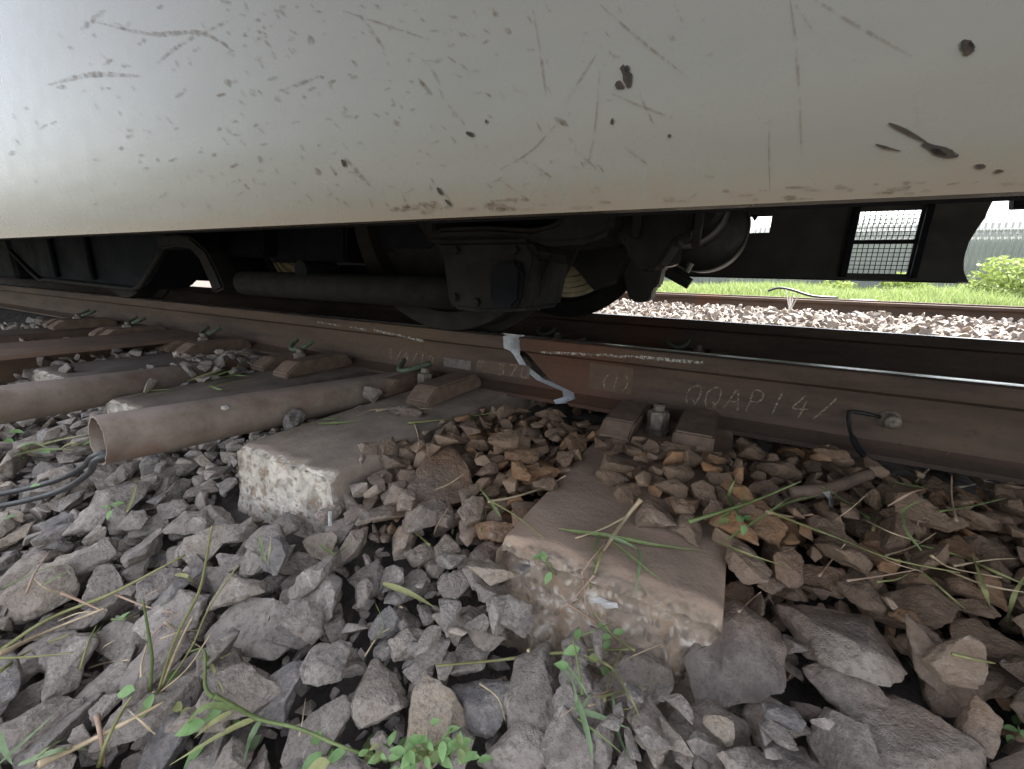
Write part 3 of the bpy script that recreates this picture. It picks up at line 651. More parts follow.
# ---------------------------------------------------------------- the train
X0, X1 = -15.0, 1.06
TR = empty("train_carriage", (-6, 1.73, .184), label="long white train carriage with a scratched skirt and dark bogie standing over the track", category="train carriage")
def tp(name, bm, m, par=TR, smooth=False, **k):
    o = obj(name, bm, m, None, smooth, **k); o.parent = par; o.matrix_parent_inverse = Matrix.Translation(-TR.location) if par is TR else Matrix.Identity(4)
    return o
def prof(z):
    return float(np.interp(z, [.405, .415, .43, .46, .5, .56, .62, .7, .78, .86, .95, 1.1], [.001, .0, -.0012, -.0042, -.0085, -.0135, -.0165, -.018, -.016, -.011, -.004, .004]))
YS0 = .288
def skirt_y(z): return YS0 + prof(z)
def skirt_sheet(near, x0, x1, holes=(), flare=False):
    zs = sorted({.415, .42, .43, .445, .46, .48, .5, .53, .56, .59, .62, .66, .7, .74, .78, .82, .86, .9, .95, 1.0, 1.05} | {z for h in holes for z in h[2:]})
    xs = sorted(set(np.linspace(x0, x1, 40)) | {x for h in holes for x in h[:2]})
    sg = 1 if near else -1; yy = lambda z, t: (skirt_y(z) + t) if near else (3.46 - skirt_y(z) - t)
    bm = bmesh.new(); A, B = {}, {}
    inside = lambda x, z: any(h[0] < x < h[1] and h[2] < z < h[3] for h in holes)
    vert = lambda D, i, j, t: D.setdefault((i, j), None) or D.__setitem__((i, j), bm.verts.new((xs[i], yy(zs[j], t), zs[j]))) or D[i, j]
    for i in range(len(xs) - 1):
        for j in range(len(zs) - 1):
            if inside((xs[i] + xs[i + 1]) / 2, (zs[j] + zs[j + 1]) / 2): continue
            for D, t in ((A, 0), (B, .012)):
                bm.faces.new([vert(D, a, b, t) for a, b in ((i, j), (i + 1, j), (i + 1, j + 1), (i, j + 1))])
    if flare:
        for v in bm.verts:
            if v.co.x > .9: v.co.x += (float(np.interp(v.co.z, [.41, .43, .47, .54, .62, .68, .74, .80, .88, 1.05], [.012, .0, -.022, -.034, -.030, -.014, .006, .012, .03, .05]))) * (v.co.x - .9) / .16
    # close every rim between the two skins
    inv = {v: k for k, v in A.items()}
    for e in [e for e in bm.edges if len(e.link_faces) == 1 and e.verts[0] in inv and e.verts[1] in inv]:
        a, b = inv[e.verts[0]], inv[e.verts[1]]; bm.faces.new((A[a], A[b], B[b], B[a]))
    return bm
SK = tp("near_skirt", skirt_sheet(True, X0, X1), M_SKIRT, smooth=False); soft(SK.data, 40)
tp("skirt_lip", box(X0, X1, .302, .33, .417, .423, .001), M_DARK)
H1, H2 = (-.097, .110, .686, .781), (.541, .806, .452, .788)
FS = tp("far_skirt", skirt_sheet(False, X0, X1 - .003, (H1, H2), True), simple("black skirt inside", (.022, .022, .025), (.012, .012, .014), .55, scale=5)); soft(FS.data, 40)
tp("far_skirt_lip", box(X0, X1, 3.115, 3.17, .4085, .4145, .002), M_DARK)
tp("stiffener", box(.50, .534, 3.125, 3.15, .43, .95, .004), M_DARK); tp("stiffener", box(.815, .845, 3.125, 3.15, .43, .95, .004), M_DARK)
tp("hanging_flap", prism([(-.01, .79), (.035, .79), (.03, .765), (.018, .752), (.008, .766)], 3.15, 3.153), M_DARK)
gr = tp("mesh_grille", box(H2[0] - .01, H2[1] + .01, 3.150, 3.166, .612, .636, .003), M_DARK)
for k in range(1, 11):
    x = H2[0] + (H2[1] - H2[0]) * k / 11; y = lambda z: 3.452 - skirt_y(z)
    obj("grille_wire", tube([(x, y(z), z) for z in np.linspace(H2[2] - .004, H2[3] + .004, 12)], .0022, 5), M_DARK, gr)
for z in list(np.linspace(.452, .612, 8)[1:-1]) + list(np.linspace(.636, .788, 8)[1:-1]):
    obj("grille_wire", tube([(H2[0] - .004, 3.452 - skirt_y(z), z), (H2[1] + .004, 3.452 - skirt_y(z), z)], .0022, 5), M_DARK, gr)
# body above the skirt
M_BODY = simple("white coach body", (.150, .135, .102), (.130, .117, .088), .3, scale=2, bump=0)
M_GLASS = simple("dark coach glass", (.02, .025, .03), None, .08, bump=0)
def body(x0, x1, par, inv):
    ps = []
    ring = [(.296, 1.052), (.275, 1.4), (.275, 2.9), (.34, 3.35), (.6, 3.72), (1.1, 3.9), (1.73, 3.95)]; ring = ring + [(3.46 - y, z) for y, z in ring[-2::-1]]
    bm = bmesh.new(); A = [bm.verts.new((x0, y, z)) for y, z in ring]; B = [bm.verts.new((x1, y, z)) for y, z in ring]; n = len(ring)
    bm.faces.new(A); bm.faces.new(B[::-1])
    for i in range(n): bm.faces.new((A[i], B[i], B[(i + 1) % n], A[(i + 1) % n]))
    o = obj("body_shell", bm, M_BODY, par); o.matrix_parent_inverse = inv
    x = x0 + .8
    while x + 1.5 < x1:
        for y in (.262, 3.486 - .028):
            q = obj("window", box(x, x + 1.4, y, y + .018, 1.75, 2.6, .006), M_GLASS, par); q.matrix_parent_inverse = inv
        x += 1.9
body(X0, X1, TR, Matrix.Translation(-TR.location))
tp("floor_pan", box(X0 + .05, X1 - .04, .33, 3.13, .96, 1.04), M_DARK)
# scratches, scuffs and chips on the skirt
def on_skirt(px, py):
    y = .28
    for _ in range(8): p = at_y(px, py, y); y = skirt_y(min(max(p.z, .406), 1.)) 
    return p
def skirt_marks(lines, m, name, off=.0009):
    bm = bmesh.new()
    for pts, wpx in lines:
        P = [on_skirt(*p) for p in pts]; k = max(3, int(sum((a - b).length for a, b in zip(P, P[1:])) / .006)); Q = curve(P, max(2, k // max(1, len(P) - 1))); n = len(Q) - 1; prev = None
        scale = (on_skirt(pts[0][0] + 1, pts[0][1]) - P[0]).length
        for i, p in enumerate(Q):
            t = (Q[min(i + 1, n)] - Q[max(i - 1, 0)]); sx = Vector((-t.z, 0, t.x)); sx = sx.normalized() if sx.length > 1e-9 else Vector((0, 0, 1))
            hw = wpx * scale * .5 * (.25 + .75 * math.sin(math.pi * min(max((i + .35) / (n + .7), 0), 1))) * rng.uniform(.7, 1.2)
            e = []
            for s in (1, -1):
                q = p + sx * hw * s; e.append(bm.verts.new((q.x, skirt_y(min(max(q.z, .408), 1.)) - off, q.z)))
            if prev: bm.faces.new((prev[0], prev[1], e[1], e[0]))
            prev = e
    o = tp(name, bm, m, SK, kind='stuff'); o.matrix_parent_inverse = Matrix.Identity(4); return o
L = [([(790, 0), (797, 60), (802, 162)], 3), ([(600, 5), (640, 40), (683, 74)], 2.5), ([(815, 0), (850, 22), (912, 57)], 2.5), ([(612, 94), (640, 106), (675, 119)], 2.5), ([(603, 45), (580, 80), (562, 110)], 2), ([(533, 10), (540, 50), (546, 95)], 2),
     ([(555, 118), (568, 126)], 4), ([(556, 125), (530, 152), (500, 170)], 2), ([(770, 118), (769, 150), (770, 200)], 2), ([(600, 70), (595, 130), (588, 165)], 1.6), ([(500, 180), (535, 205)], 1.6), ([(625, 148), (648, 165)], 2.5), ([(575, 150), (600, 172)], 2), ([(532, 163), (552, 178)], 2), ([(915, 90), (917, 130)], 1.5),
     ([(95, 22), (150, 34), (200, 33), (235, 52)], 1.6), ([(155, 65), (185, 42), (235, 18)], 1.5), ([(48, 85), (90, 75), (140, 76)], 1.8), ([(80, 30), (105, 10)], 2.5), ([(430, 65), (440, 85)], 3), ([(360, 15), (385, 50)], 3), ([(278, 92), (320, 76)], 2), ([(345, 158), (372, 188)], 3), ([(440, 188), (453, 205)], 2.5), ([(448, 105), (465, 125)], 2.5), ([(418, 78), (432, 95)], 2.5), ([(340, 10), (430, 40)], 1.2), ([(640, 95), (655, 128)], 1.5), ([(795, 5), (815, 35)], 1.4)]
for i in range(360):
    px = rng.gauss(330, 170); py = rng.uniform(0, 205)
    if not (5 < px < 720): continue
    a = R(rng.choice([40, 55, 50, 65, -30, -20, 10])) + rng.uniform(-.2, .2); l = rng.uniform(2, 11)
    L.append(([(px, py), (px + l * math.cos(a), py + l * math.sin(a))], rng.uniform(.8, 2.)))
for px, py in ((318, 172), (396, 123), (422, 85), (616, 57), (672, 38), (496, 14), (508, 31), (574, 167), (278, 98), (260, 159), (563, 122), (311, 41), (253, 93), (228, 83), (598, 189)): L.append(([(px - 3, py - 1.5), (px + 3, py + 1.5)], 4.5))
for i in range(60):
    px = rng.uniform(380, 1020); py = 213 - (px - 512) * .042 - rng.uniform(2, 14); L.append(([(px, py), (px + rng.uniform(4, 26), py - rng.uniform(-1, 1.5))], rng.uniform(2, 5)))
skirt_marks(L, M_SCR, "scuff_marks")
C = [([(622, 67), (628, 78), (629, 88)], 9), ([(616, 84), (624, 88)], 7), ([(625, 70), (630, 69)], 6), ([(961, 42), (968, 50), (966, 56)], 11), ([(968, 44), (973, 50)], 5), ([(888, 124), (905, 132), (925, 143)], 4.5), ([(922, 144), (940, 152), (957, 157)], 9), ([(930, 150), (945, 156)], 7), ([(875, 145), (884, 148), (900, 152)], 3), ([(974, 166), (984, 168)], 6), ([(994, 172), (1002, 172)], 5),
     ([(467, 133), (474, 136)], 4), ([(486, 122), (488, 122)], 3), ([(613, 119), (612, 125)], 4), ([(668, 136), (671, 137)], 3.5), ([(438, 188), (443, 195)], 3), ([(446, 200), (452, 206)], 2.5), ([(343, 160), (346, 167)], 4)]
skirt_marks(C, M_CHIP, "rust_chips", .0013)

# wheels: two axles of the bogie
def wheelset(x, z=.604):
    for yo, sg in ((RY, 1), (2.40, -1)):
        y = lambda d: sg * d
        wl = tp("wheel", lathe_y([(.09, y(-.07)), (.13, y(-.06)), (.15, y(-.02)), (.34, y(-.015)), (.355, y(-.062)), (.415, y(-.066)), (.4195, y(-.055)), (.4185, y(.028)), (.43, y(.04)), (.446, y(.048)), (.448, y(.06)), (.435, y(.068)), (.36, y(.068)), (.35, y(.03)), (.14, y(.03)), (.12, y(.08)), (.09, y(.08))], (x, yo, z), 72), M_WHEEL)
        soft(wl.data, 35)
        d = obj("brake_disc", lathe_y([(.15, y(.046)), (.335, y(.046)), (.335, y(.070)), (.315, y(.074)), (.310, y(.048)), (.285, y(.048)), (.280, y(.080)), (.255, y(.080)), (.250, y(.048)), (.225, y(.048)), (.22, y(.084)), (.19, y(.084)), (.185, y(.05)), (.15, y(.05))], (x, yo + sg * .004, z), 64), M_CREAM, wl)
        soft(d.data, 30)
    tp("axle", lathe_y([(.001, .0), (.085, .0), (.085, 1.14), (.001, 1.14)], (x, 1.254, z), 24), M_DARK)
wheelset(-.885); wheelset(-3.25)
tp("cream_disc", lathe_y([(.10, 0), (.33, 0), (.33, .012), (.30, .014), (.295, .03), (.26, .03), (.255, .014), (.22, .014), (.215, .03), (.10, .03)], (-2.02, 2.25, .735), 64), M_CREAM)
tp("traction_motor", lathe_y([(.001, 0), (.17, 0), (.2, .05), (.2, .55), (.17, .6), (.001, .6)], (-1.36, 1.5, .72), 32), M_DARK)
tp("gear_case", prism([(-1.25, .42), (-.95, .36), (-.75, .42), (-.68, .6), (-.8, .8), (-1.3, .85), (-1.45, .7), (-1.4, .5)], 1.62, 1.78, .02), M_DARK)
# axle box and its arm
tp("axle_box", prism([(-.705, .455), (-.672, .432), (-.652, .30), (-.638, .288), (-.54, .285), (-.425, .297), (-.405, .42), (-.43, .455)], .88, 1.09, .012, 3), M_GREY)
tp("guide_arm", prism([(-.735, .452), (-.74, .470), (-.70, .487), (-.55, .488), (-.43, .478), (-.37, .492), (-.335, .53), (-.29, .60), (-.27, .60), (-.245, .515), (-.25, .465), (-.30, .445), (-.40, .44), (-.44, .453)], .90, 1.06, .012, 3), M_GREY)
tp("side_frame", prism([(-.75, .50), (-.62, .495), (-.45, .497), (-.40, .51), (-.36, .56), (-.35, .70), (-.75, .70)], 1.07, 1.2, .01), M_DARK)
tp("side_frame_web", prism([(-.745, .47), (-.72, .468), (-.72, .62), (-.745, .62)], .92, 1.06, .005), M_GREY)
a, b = at_y(536, 298, .93), at_y(553, 256, .93)
tp("damper_rod", tube([a, b], .007, 10), M_GREY, smooth=True)
br = prism([(-.315, .60), (-.30, .49), (-.28, .468), (-.245, .455), (-.22, .405), (-.19, .39), (-.165, .40), (-.135, .455), (-.10, .47), (-.09, .60)], .98, 1.1, .008)
tp("hanger_bracket", br, M_GREY)
tp("hanger_rib", box(-.225, -.205, .955, .985, .46, .62, .004), M_GREY); tp("hanger_rib", box(-.10, -.085, .95, .985, .44, .62, .003), M_GREY)
for bx, bz in ((-.62, .43), (-.46, .43), (-.625, .32), (-.56, .31)): tp("box_bolt", lathe_y([(.001, -.012), (.010, -.012), (.011, -.008), (.011, .004), (.001, .004)], (bx, .879, bz), 6), M_GREY)
tp("coil_spring", tube([(-.245 + .05 * math.cos(k * .5), 1.18 + .05 * math.sin(k * .5), .44 + k * .0022) for k in range(90)], .009, 6), M_GREY, smooth=True)
# tie tube along the bogie
tp("tie_tube", tube([(-1.62, .95, .322), (-.655, .95, .325)], .0435, 28), M_GREY, smooth=True)
tp("tube_saddle", lathe_y([(.001, -.03), (.03, -.03), (.03, .1), (.001, .1)], (-1.26, .95, .375), 20), M_DARK)
# boxes hung under the floor
def block(name, px, y, d, m=M_DARK, bev=.012):
    pts = [(at_y(a, b, y).x, at_y(a, b, y).z) for a, b in px]; tp(name, prism(pts, y, y + d, bev), m)
tp("bearing_cap", prism([(-.515, .315), (-.50, .300), (-.455, .300), (-.435, .32), (-.432, .39), (-.45, .41), (-.50, .405), (-.515, .39)], .858, .885, .008), M_DARK)
block("brake_block", [(556, 262), (574, 267), (594, 291), (613, 283), (624, 262), (641, 240), (641, 222), (556, 222)], 2.16, .10, M_BLACK, .006)
block("underframe_box", [(268, 262), (268, 200), (345, 200), (345, 262)], 1.28, .4)
block("underframe_box", [(362, 252), (366, 200), (440, 200), (440, 245), (428, 252)], 1.22, .3)
block("air_spring", [(300, 250), (300, 196), (412, 196), (414, 256), (398, 262), (318, 258)], 1.62, .5, M_BLACK)
tp("cross_beam", box(-2.2, -1.9, 1.2, 2.3, .43, .62, .02), M_DARK)
tp("equipment_box", prism([(-3.56, .285), (-2.42, .27), (-2.33, .30), (-2.08, .46), (-2.06, .80), (-3.95, .80), (-3.9, .42)], .93, 1.14, .015), simple("blue black equipment box", (.010, .013, .020), (.006, .008, .012), .8, scale=4, spec=.12))
obj_lip = tp("box_lip", tube(curve([(-3.92, .925, .44), (-3.56, .92, .287), (-3.4, .92, .283), (-2.5, .92, .270), (-2.40, .92, .275), (-2.31, .92, .31), (-2.08, .92, .455)], 4), .011, 8), M_GREY, smooth=True)
for xx in (-3.3, -2.85): tp("box_rib", box(xx, xx + .05, .905, .925, .30, .8, .006), M_DARK)
bm = bmesh.new(); ctr = [(-2.1, .452), (-1.98, .462), (-1.87, .455), (-1.79, .41), (-1.745, .34), (-1.72, .286)]; ow = .033; A, B = [], []
for i, (x, z) in enumerate(ctr):
    t = Vector((ctr[min(i + 1, 5)][0] - ctr[max(i - 1, 0)][0], ctr[min(i + 1, 5)][1] - ctr[max(i - 1, 0)][1])).normalized(); A.append((x - t.y * ow * (1 if i < 3 else 1.35), z + t.x * ow)); B.append((x + t.y * ow * (.5 if i < 3 else 1.), z - t.x * ow * .4))
tp("swan_neck_arm", prism(A + B[::-1], .9, .98, .008), M_GREY)
tp("underframe_box", box(-9.5, -4.05, .95, 2.6, .27, .9, .02), M_DARK); tp("daylight_block", box(-9, -1.9, 2.62, 2.8, .24, .55, .01), M_DARK)  # both boxes here are added to shut out daylight from the far side
tp("brake_unit", prism([(-1.62, .36), (-1.0, .39), (-1.0, .62), (-1.62, .62)], 1.95, 2.15, .02), M_DARK)
# the right of the wheel: air reservoirs, brake caliper, sand nozzle
for cxx, czz, rr, y0, y1 in ((-.255, .69, .165, 2.0, 2.32), (-.20, .625, .20, 2.34, 2.7)):
    t = tp("air_reservoir", lathe_y([(.001, 0), (rr * .8, 0), (rr, .03), (rr, y1 - y0 - .02), (rr * .9, y1 - y0), (.001, y1 - y0)], (cxx, y0, czz), 48), M_BLACK); soft(t.data, 40)
    rim = obj("rim_band", lathe_y([(rr - .004, .02), (rr + .003, .02), (rr + .003, .032), (rr - .004, .032)], (cxx, y0, czz), 64), M_RIM, t)
tp("brake_caliper", prism([(-.52, .30), (-.50, .27), (-.44, .262), (-.40, .28), (-.40, .33), (-.37, .35), (-.36, .44), (-.28, .46), (-.27, .60), (-.55, .60), (-.56, .42)], 2.28, 2.42, .008), M_BLACK)
tp("sand_nozzle", tube([at_y(668, 272, 2.3), at_y(690, 284, 2.3)], .028, 10), M_BLACK)
tp("plug", tube([at_y(686, 272, 2.25), at_y(691, 263, 2.25)], .016, 8), M_RIM)
# the next carriage beyond the coupling
NC = empty("train_carriage", (8, 1.73, .184), label="next carriage whose dark skirt corner shows past the end of the first", category="train carriage")
NI = Matrix.Translation(-NC.location)
o = obj("end_skirt", prism([(1.125, .86), (1.14, .772), (14, .772), (14, 1.05), (1.12, 1.05)], 3.13, 3.185, .004), M_DARK, NC); o.matrix_parent_inverse = NI
o = obj("near_skirt", prism([(1.125, .86), (1.14, .772), (14, .772), (14, 1.05), (1.12, 1.05)], .275, .33, .004), M_SKIRT, NC); o.matrix_parent_inverse = NI
o = obj("floor_pan", box(1.18, 14, .34, 3.12, .96, 1.04), M_DARK, NC); o.matrix_parent_inverse = NI
body(1.12, 15, NC, NI)
for x in (3.1, 5.4):
    for yo, sg in ((RY, 1), (2.40, -1)):
        wl = obj("wheel", lathe_y([(.05, -.06 * sg), (.415, -.066 * sg), (.4195, -.05 * sg), (.4185, .03 * sg), (.446, .048 * sg), (.448, .06 * sg), (.43, .068 * sg), (.05, .068 * sg)], (x, yo, .604), 64), M_WHEEL, NC); wl.matrix_parent_inverse = NI; soft(wl.data, 35)

# ---------------------------------------------------------------- beyond the track
FY = 13.5; FB = -.15
M_FENCE = simple("weathered pale fence steel", (.62, .63, .62), (.48, .50, .50), .6, scale=3, bump=.1)
fx0, fx1 = -3.0, 16.0; PITCH = .105; npal = int((fx1 - fx0) / PITCH)
FE = empty("palisade_fence", (6, FY, FB), label="pale steel palisade fence with pointed tops behind the grass", category="fence")
FI = Matrix.Translation(-FE.location)
for z in (.28, 1.78):
    o = obj("rail_bar", box(fx0, fx1, FY + .012, FY + .06, FB + z, FB + z + .07, .004), M_FENCE, FE); o.matrix_parent_inverse = FI
def pale_mesh():
    bm = bmesh.new(); pr = [(-.034, -.004), (-.022, .012), (0, -.006), (.022, .012), (.034, -.004)]; zs = [(0, 1), (2.02, 1), (2.12, .5), (2.2, .12)]; rings = []
    for z, k in zs: rings.append([bm.verts.new((x * k, y * k, z)) for x, y in pr])
    for a, b in zip(rings, rings[1:]):
        for i in range(4): bm.faces.new((a[i], a[i + 1], b[i + 1], b[i]))
    bmesh.ops.solidify(bm, geom=bm.faces[:], thickness=.003)
    me = bpy.data.meshes.new("pale"); bm.to_mesh(me); bm.free(); me.materials.append(M_FENCE); return me
PM = pale_mesh()
for i in range(npal):
    o = bpy.data.objects.new("pale", PM); COL.objects.link(o); o.parent = FE; o.location = (fx0 + PITCH * (i + .5) - 6, 0, 0)
# ribbed sheeting fixed behind the pales, as high as the upper bar
o = obj("ribbed_sheet", box(fx0, fx1, FY + .062, FY + .07, FB + .05, FB + 1.74), simple("pale ribbed sheet", (.60, .62, .62), (.5, .52, .53), .6, scale=2, bump=0), FE); o.matrix_parent_inverse = FI
bd = empty("building", (14, 46, -.3), label="pale low building with a grey roof beyond the fence", category="building")
o = obj("wall", box(-14, 16, 0, 14, 0, 4.4), simple("pale plaster", (.66, .65, .62), (.58, .57, .54), .8, scale=1, bump=0), bd)
o = obj("roof", prism([(-14.6, 4.42), (16.6, 4.42), (15.4, 5.6), (-13.4, 5.6)], -.6, 14.6), simple("grey roof sheet", (.42, .42, .43), (.36, .36, .37), .6, scale=1, bump=0), bd)
for k in range(6): obj("window", box(-11 + k * 4.5, -9.4 + k * 4.5, -.03, .05, 1.4, 2.9, .01), M_GLASS, bd)

M_LEAF = None
def leaf_m(name, a, b_, tr=.5):
    def f(nt, b):
        v = wpos(nt); n = nt.noise(v, 14, 3); n2 = nt.noise(v, 160, 4)
        c = nt.mix(nt.ramp(n2, [(.4, 0.), (.7, .4)]), nt.ramp(n, [(.3, a), (.7, b_)]), tuple(x * .6 for x in a))
        bs(nt, b, Base_Color=c, Roughness=.5); b.inputs['Specular IOR Level'].default_value = .3
        tl = nt.n('BsdfTranslucent', None, Color=c); mx = nt.n('MixShader'); nt.put(mx.inputs[0], tr * .5); nt.t.links.new(b.outputs[0], mx.inputs[1]); nt.t.links.new(tl.outputs[0], mx.inputs[2])
        nt.t.links.new(mx.outputs[0], nt.t.nodes["Material Output"].inputs[0])
    return mat(name, f)
M_GRASS = leaf_m("bank grass", (.25, .34, .11), (.40, .47, .21)); M_BUSH = leaf_m("bush leaves", (.25, .34, .09), (.42, .48, .18))
M_GREEN = leaf_m("green blade", (.15, .20, .07), (.27, .33, .14)); M_BLUEG = leaf_m("blue green blade", (.17, .25, .13), (.29, .36, .20)); M_YEL = leaf_m("yellow green blade", (.26, .27, .10), (.40, .39, .19))
M_STRAW = simple("dry straw", (.52, .42, .28), (.36, .27, .16), .7, scale=60, bump=.2); M_PINK = simple("pinkish dry stalk", (.42, .29, .21), (.30, .20, .14), .7, scale=60, bump=.2); M_LF = leaf_m("fresh green leaf", (.17, .30, .10), (.30, .46, .20))
# bank: tens of thousands of blades in one mesh
bk = bmesh.new()
for xs_, ys_, nx_, ny_ in (((-4, 20), (9.6, 13.3), 60, 12),):
    G = [[bk.verts.new((x, y, .02 + .16 * min(1, (y - 9.6) / 1.6) + .05 * mnoise.noise((x * .9, y * .9, 0)) - (.2 if y < 9.7 else 0))) for x in np.linspace(*xs_, nx_)] for y in np.linspace(*ys_, ny_)]
    for j in range(ny_ - 1):
        for i in range(nx_ - 1): bk.faces.new((G[j][i], G[j][i + 1], G[j + 1][i + 1], G[j + 1][i]))
obj("grass_bank", bk, mat("earth and grass bank", ground_m), smooth=True, kind='structure')
def blades(n, fn, m, name):
    V, F = [], []; r2 = np.random.default_rng(4)
    for i in range(n):
        x, y, z, h, wd = fn(r2); a = r2.uniform(0, 6.28); lx, ly = r2.normal(0, .28, 2) * h; dx, dy = math.cos(a) * wd, math.sin(a) * wd; k = len(V)
        V += [(x - dx, y - dy, z), (x + dx, y + dy, z), (x + lx * .35 + dx * .7, y + ly * .35 + dy * .7, z + h * .55), (x + lx * .35 - dx * .7, y + ly * .35 - dy * .7, z + h * .55), (x + lx, y + ly, z + h * .93)]
        F += [(k, k + 1, k + 2, k + 3), (k + 3, k + 2, k + 4)]
    me = bpy.data.meshes.new(name); me.from_pydata(V, [], F); obj(name, me, m, kind='stuff')
def gb(r):
    x = r.uniform(-4, 16); y = r.uniform(9.75, 13.2); cl = mnoise.noise((x * .7, y * .7, 5)); return x, y, .05 + .16 * min(1, (y - 9.6) / 1.6) - .03, max(.1, .26 + .22 * cl + r.normal(0, .07)) * (.75 + .012 * x), r.uniform(.006, .013)
blades(42000, gb, M_GRASS, "bank_grass")
def leafmesh(n, c, rad, m, name, par, size, rg, inv):
    V, F = [], []
    for i in range(n):
        while True:
            p = np.array([rg.uniform(-1, 1) for _ in range(3)]); q = np.linalg.norm(p)
            if q < 1 and rg.random() < .25 + .75 * q and mnoise.noise(Vector(p * 2.1) + Vector((c[0], 0, 0))) > -.12 - .3 * (1 - q): break
        p = np.array(c) + p * np.array(rad) * (1 + .55 * mnoise.noise(Vector(p / max(q, .01)) * 1.7 + Vector((c[0] * 3, 0, 0)))); a = np.array(rquat().to_matrix()); s = size * rg.uniform(.6, 1.3); k = len(V)
        for u, v, w_ in ((-.15, 0, 0), (.35, .32, .08), (1, 0, -.1), (.35, -.32, .08)): V.append(tuple(p + a @ np.array((u, v, w_)) * s))
        F.append((k, k + 1, k + 2)); F.append((k, k + 2, k + 3))
    me = bpy.data.meshes.new(name); me.from_pydata(V, [], F); o = obj(name, me, m, par, kind='stuff'); o.matrix_parent_inverse = inv
for (x, y, rx, rz, lab) in ((4.6, 11.4, .8, .52, "broad yellow green bush before the fence at the right"), (6.0, 12.0, 1.0, .8, "taller leafy bush at the far right of the fence"), (3.15, 12.4, .45, .38, "small dark green bush seen just under the far skirt"), (2.0, 12.7, .4, .25, "low weed clump left of the small bush at the fence")):
    b0 = empty("bush", (x, y, .1), label=lab, category="bush", group="bushes along the fence"); inv = Matrix.Translation(-b0.location)
    leafmesh(int(2600 * rx), (x, y, .1 + rz * .75), (rx, .5, rz), M_BUSH, "leaves", b0, .085, rng, inv)
    for k in range(5):
        a = rng.uniform(0, 6.28); o = obj("stem", tube([(x + .05 * math.cos(a), y + .05 * math.sin(a), .0), (x + rx * .35 * math.cos(a), y + .2 * math.sin(a), .1 + rz * .7), (x + rx * .6 * math.cos(a), y + .35 * math.sin(a), .1 + rz * 1.3)], [.014, .010, .004], 5), M_GREEN, b0); o.matrix_parent_inverse = inv
# odds and ends between the tracks
P, F = stone_shape(300, 3); 
def lump(name, loc, sx, m, lab, cat, seed=300, rot=0.):
    P, F = stone_shape(seed, 3); me = bpy.data.meshes.new(name); me.from_pydata([tuple(p) for p in P], [], F); o = obj(name, me, m, smooth=True, label=lab, category=cat); o.location = loc; o.scale = sx; o.rotation_euler = (0, 0, rot); return o
lump("rubbish_heap", Vector((at_y(852, 296, 9.3).x, 9.3, .08)), (1.0, .5, .42), simple("crumpled white sheeting", (.74, .74, .74), (.55, .55, .56), .6, scale=6, bump=.6, dist=.03), "white crumpled sheeting heaped behind the next track", "rubbish heap", 304)
q = at_y(682, 311, 3.9); o = obj("board", box(-.13, .13, -.035, .035, -.012, .012, .003), simple("pale yellow board", (.70, .62, .36), (.6, .5, .28), .7), label="pale yellow board lying on the ballast between the tracks", category="board"); o.location = (q.x, q.y, .03); o.rotation_euler = (0.12, .03, -.1)
kk = [at_y(768, 291, 9.2), at_y(778, 288, 9.2), at_y(792, 290, 9.1), at_y(812, 296, 9.0), at_y(838, 298, 9.0)]
obj("cable", tube(curve(kk, 5), .022, 8), M_CABLE, smooth=True, label="dark cable end lifted from the ground behind the next track", category="cable")
q = at_z(793, 303, .0); wd = empty("dry_weed", (q.x, 6.6, -.02), label="pale dry weed standing before the next track's rail", category="weed")
q = Vector((at_y(792, 300, 6.6).x, 6.6, -.02)); wd.location = q
for k in range(5):
    a = rng.uniform(0, 6.28); o = obj("stalk", tube(curve([(0, 0, 0), (.02 * math.cos(a), .02 * math.sin(a), .12), (.09 * math.cos(a), .06 * math.sin(a), .22 + .03 * k)], 3), .006, 5), simple("bleached stalk", (.7, .68, .64), None, .8), wd)

# ---------------------------------------------------------------- weeds, straw and litter, laid on whatever lies below them
bpy.context.view_layer.update(); DG = bpy.context.evaluated_depsgraph_get()
EYE = Vector((0, 0, CAM_Z)); FWD = -cz
def hit(px, py):
    d = ray(px, py); ok, p, nrm, *_ = S.ray_cast(DG, EYE, d, distance=6)
    return p.copy() if ok else at_z(px, py, -.05)
def wpx(p): return max((p - EYE).dot(FWD), .05) / 420
def strand(pts, wd, m, name="blade", par=None, taper=True, **k):
    """a narrow leaf, folded along its rib, through world points"""
    Q = curve(pts, 6); n = len(Q) - 1; bm = bmesh.new(); prev = None
    for i, p in enumerate(Q):
        t = (Q[min(i + 1, n)] - Q[max(i - 1, 0)]).normalized(); s = t.cross(Vector((.15, -.55, .8))).normalized(); up = s.cross(t)
        f = i / n; h = wd * .5 * ((min(1, .45 + 2.5 * f) * (1 - f ** 2.2) + .06) if taper else 1)
        r = [bm.verts.new(p - s * h + up * h * .35), bm.verts.new(p - up * h * .1), bm.verts.new(p + s * h + up * h * .35)]
        if prev: [bm.faces.new((prev[j], prev[j + 1], r[j + 1], r[j])) for j in (0, 1)]
        prev = r
    return obj(name, bm, m, par, True, **k)
def stalk(pts, wd, m, name="stalk", par=None, **k):
    Q = curve(pts, 5); n = len(Q) - 1
    return obj(name, tube(Q, [wd * .5 * (1 - .55 * i / n) * (1 + .25 * (i % 9 == 0)) for i in range(n + 1)], 6), m, par, True, **k)
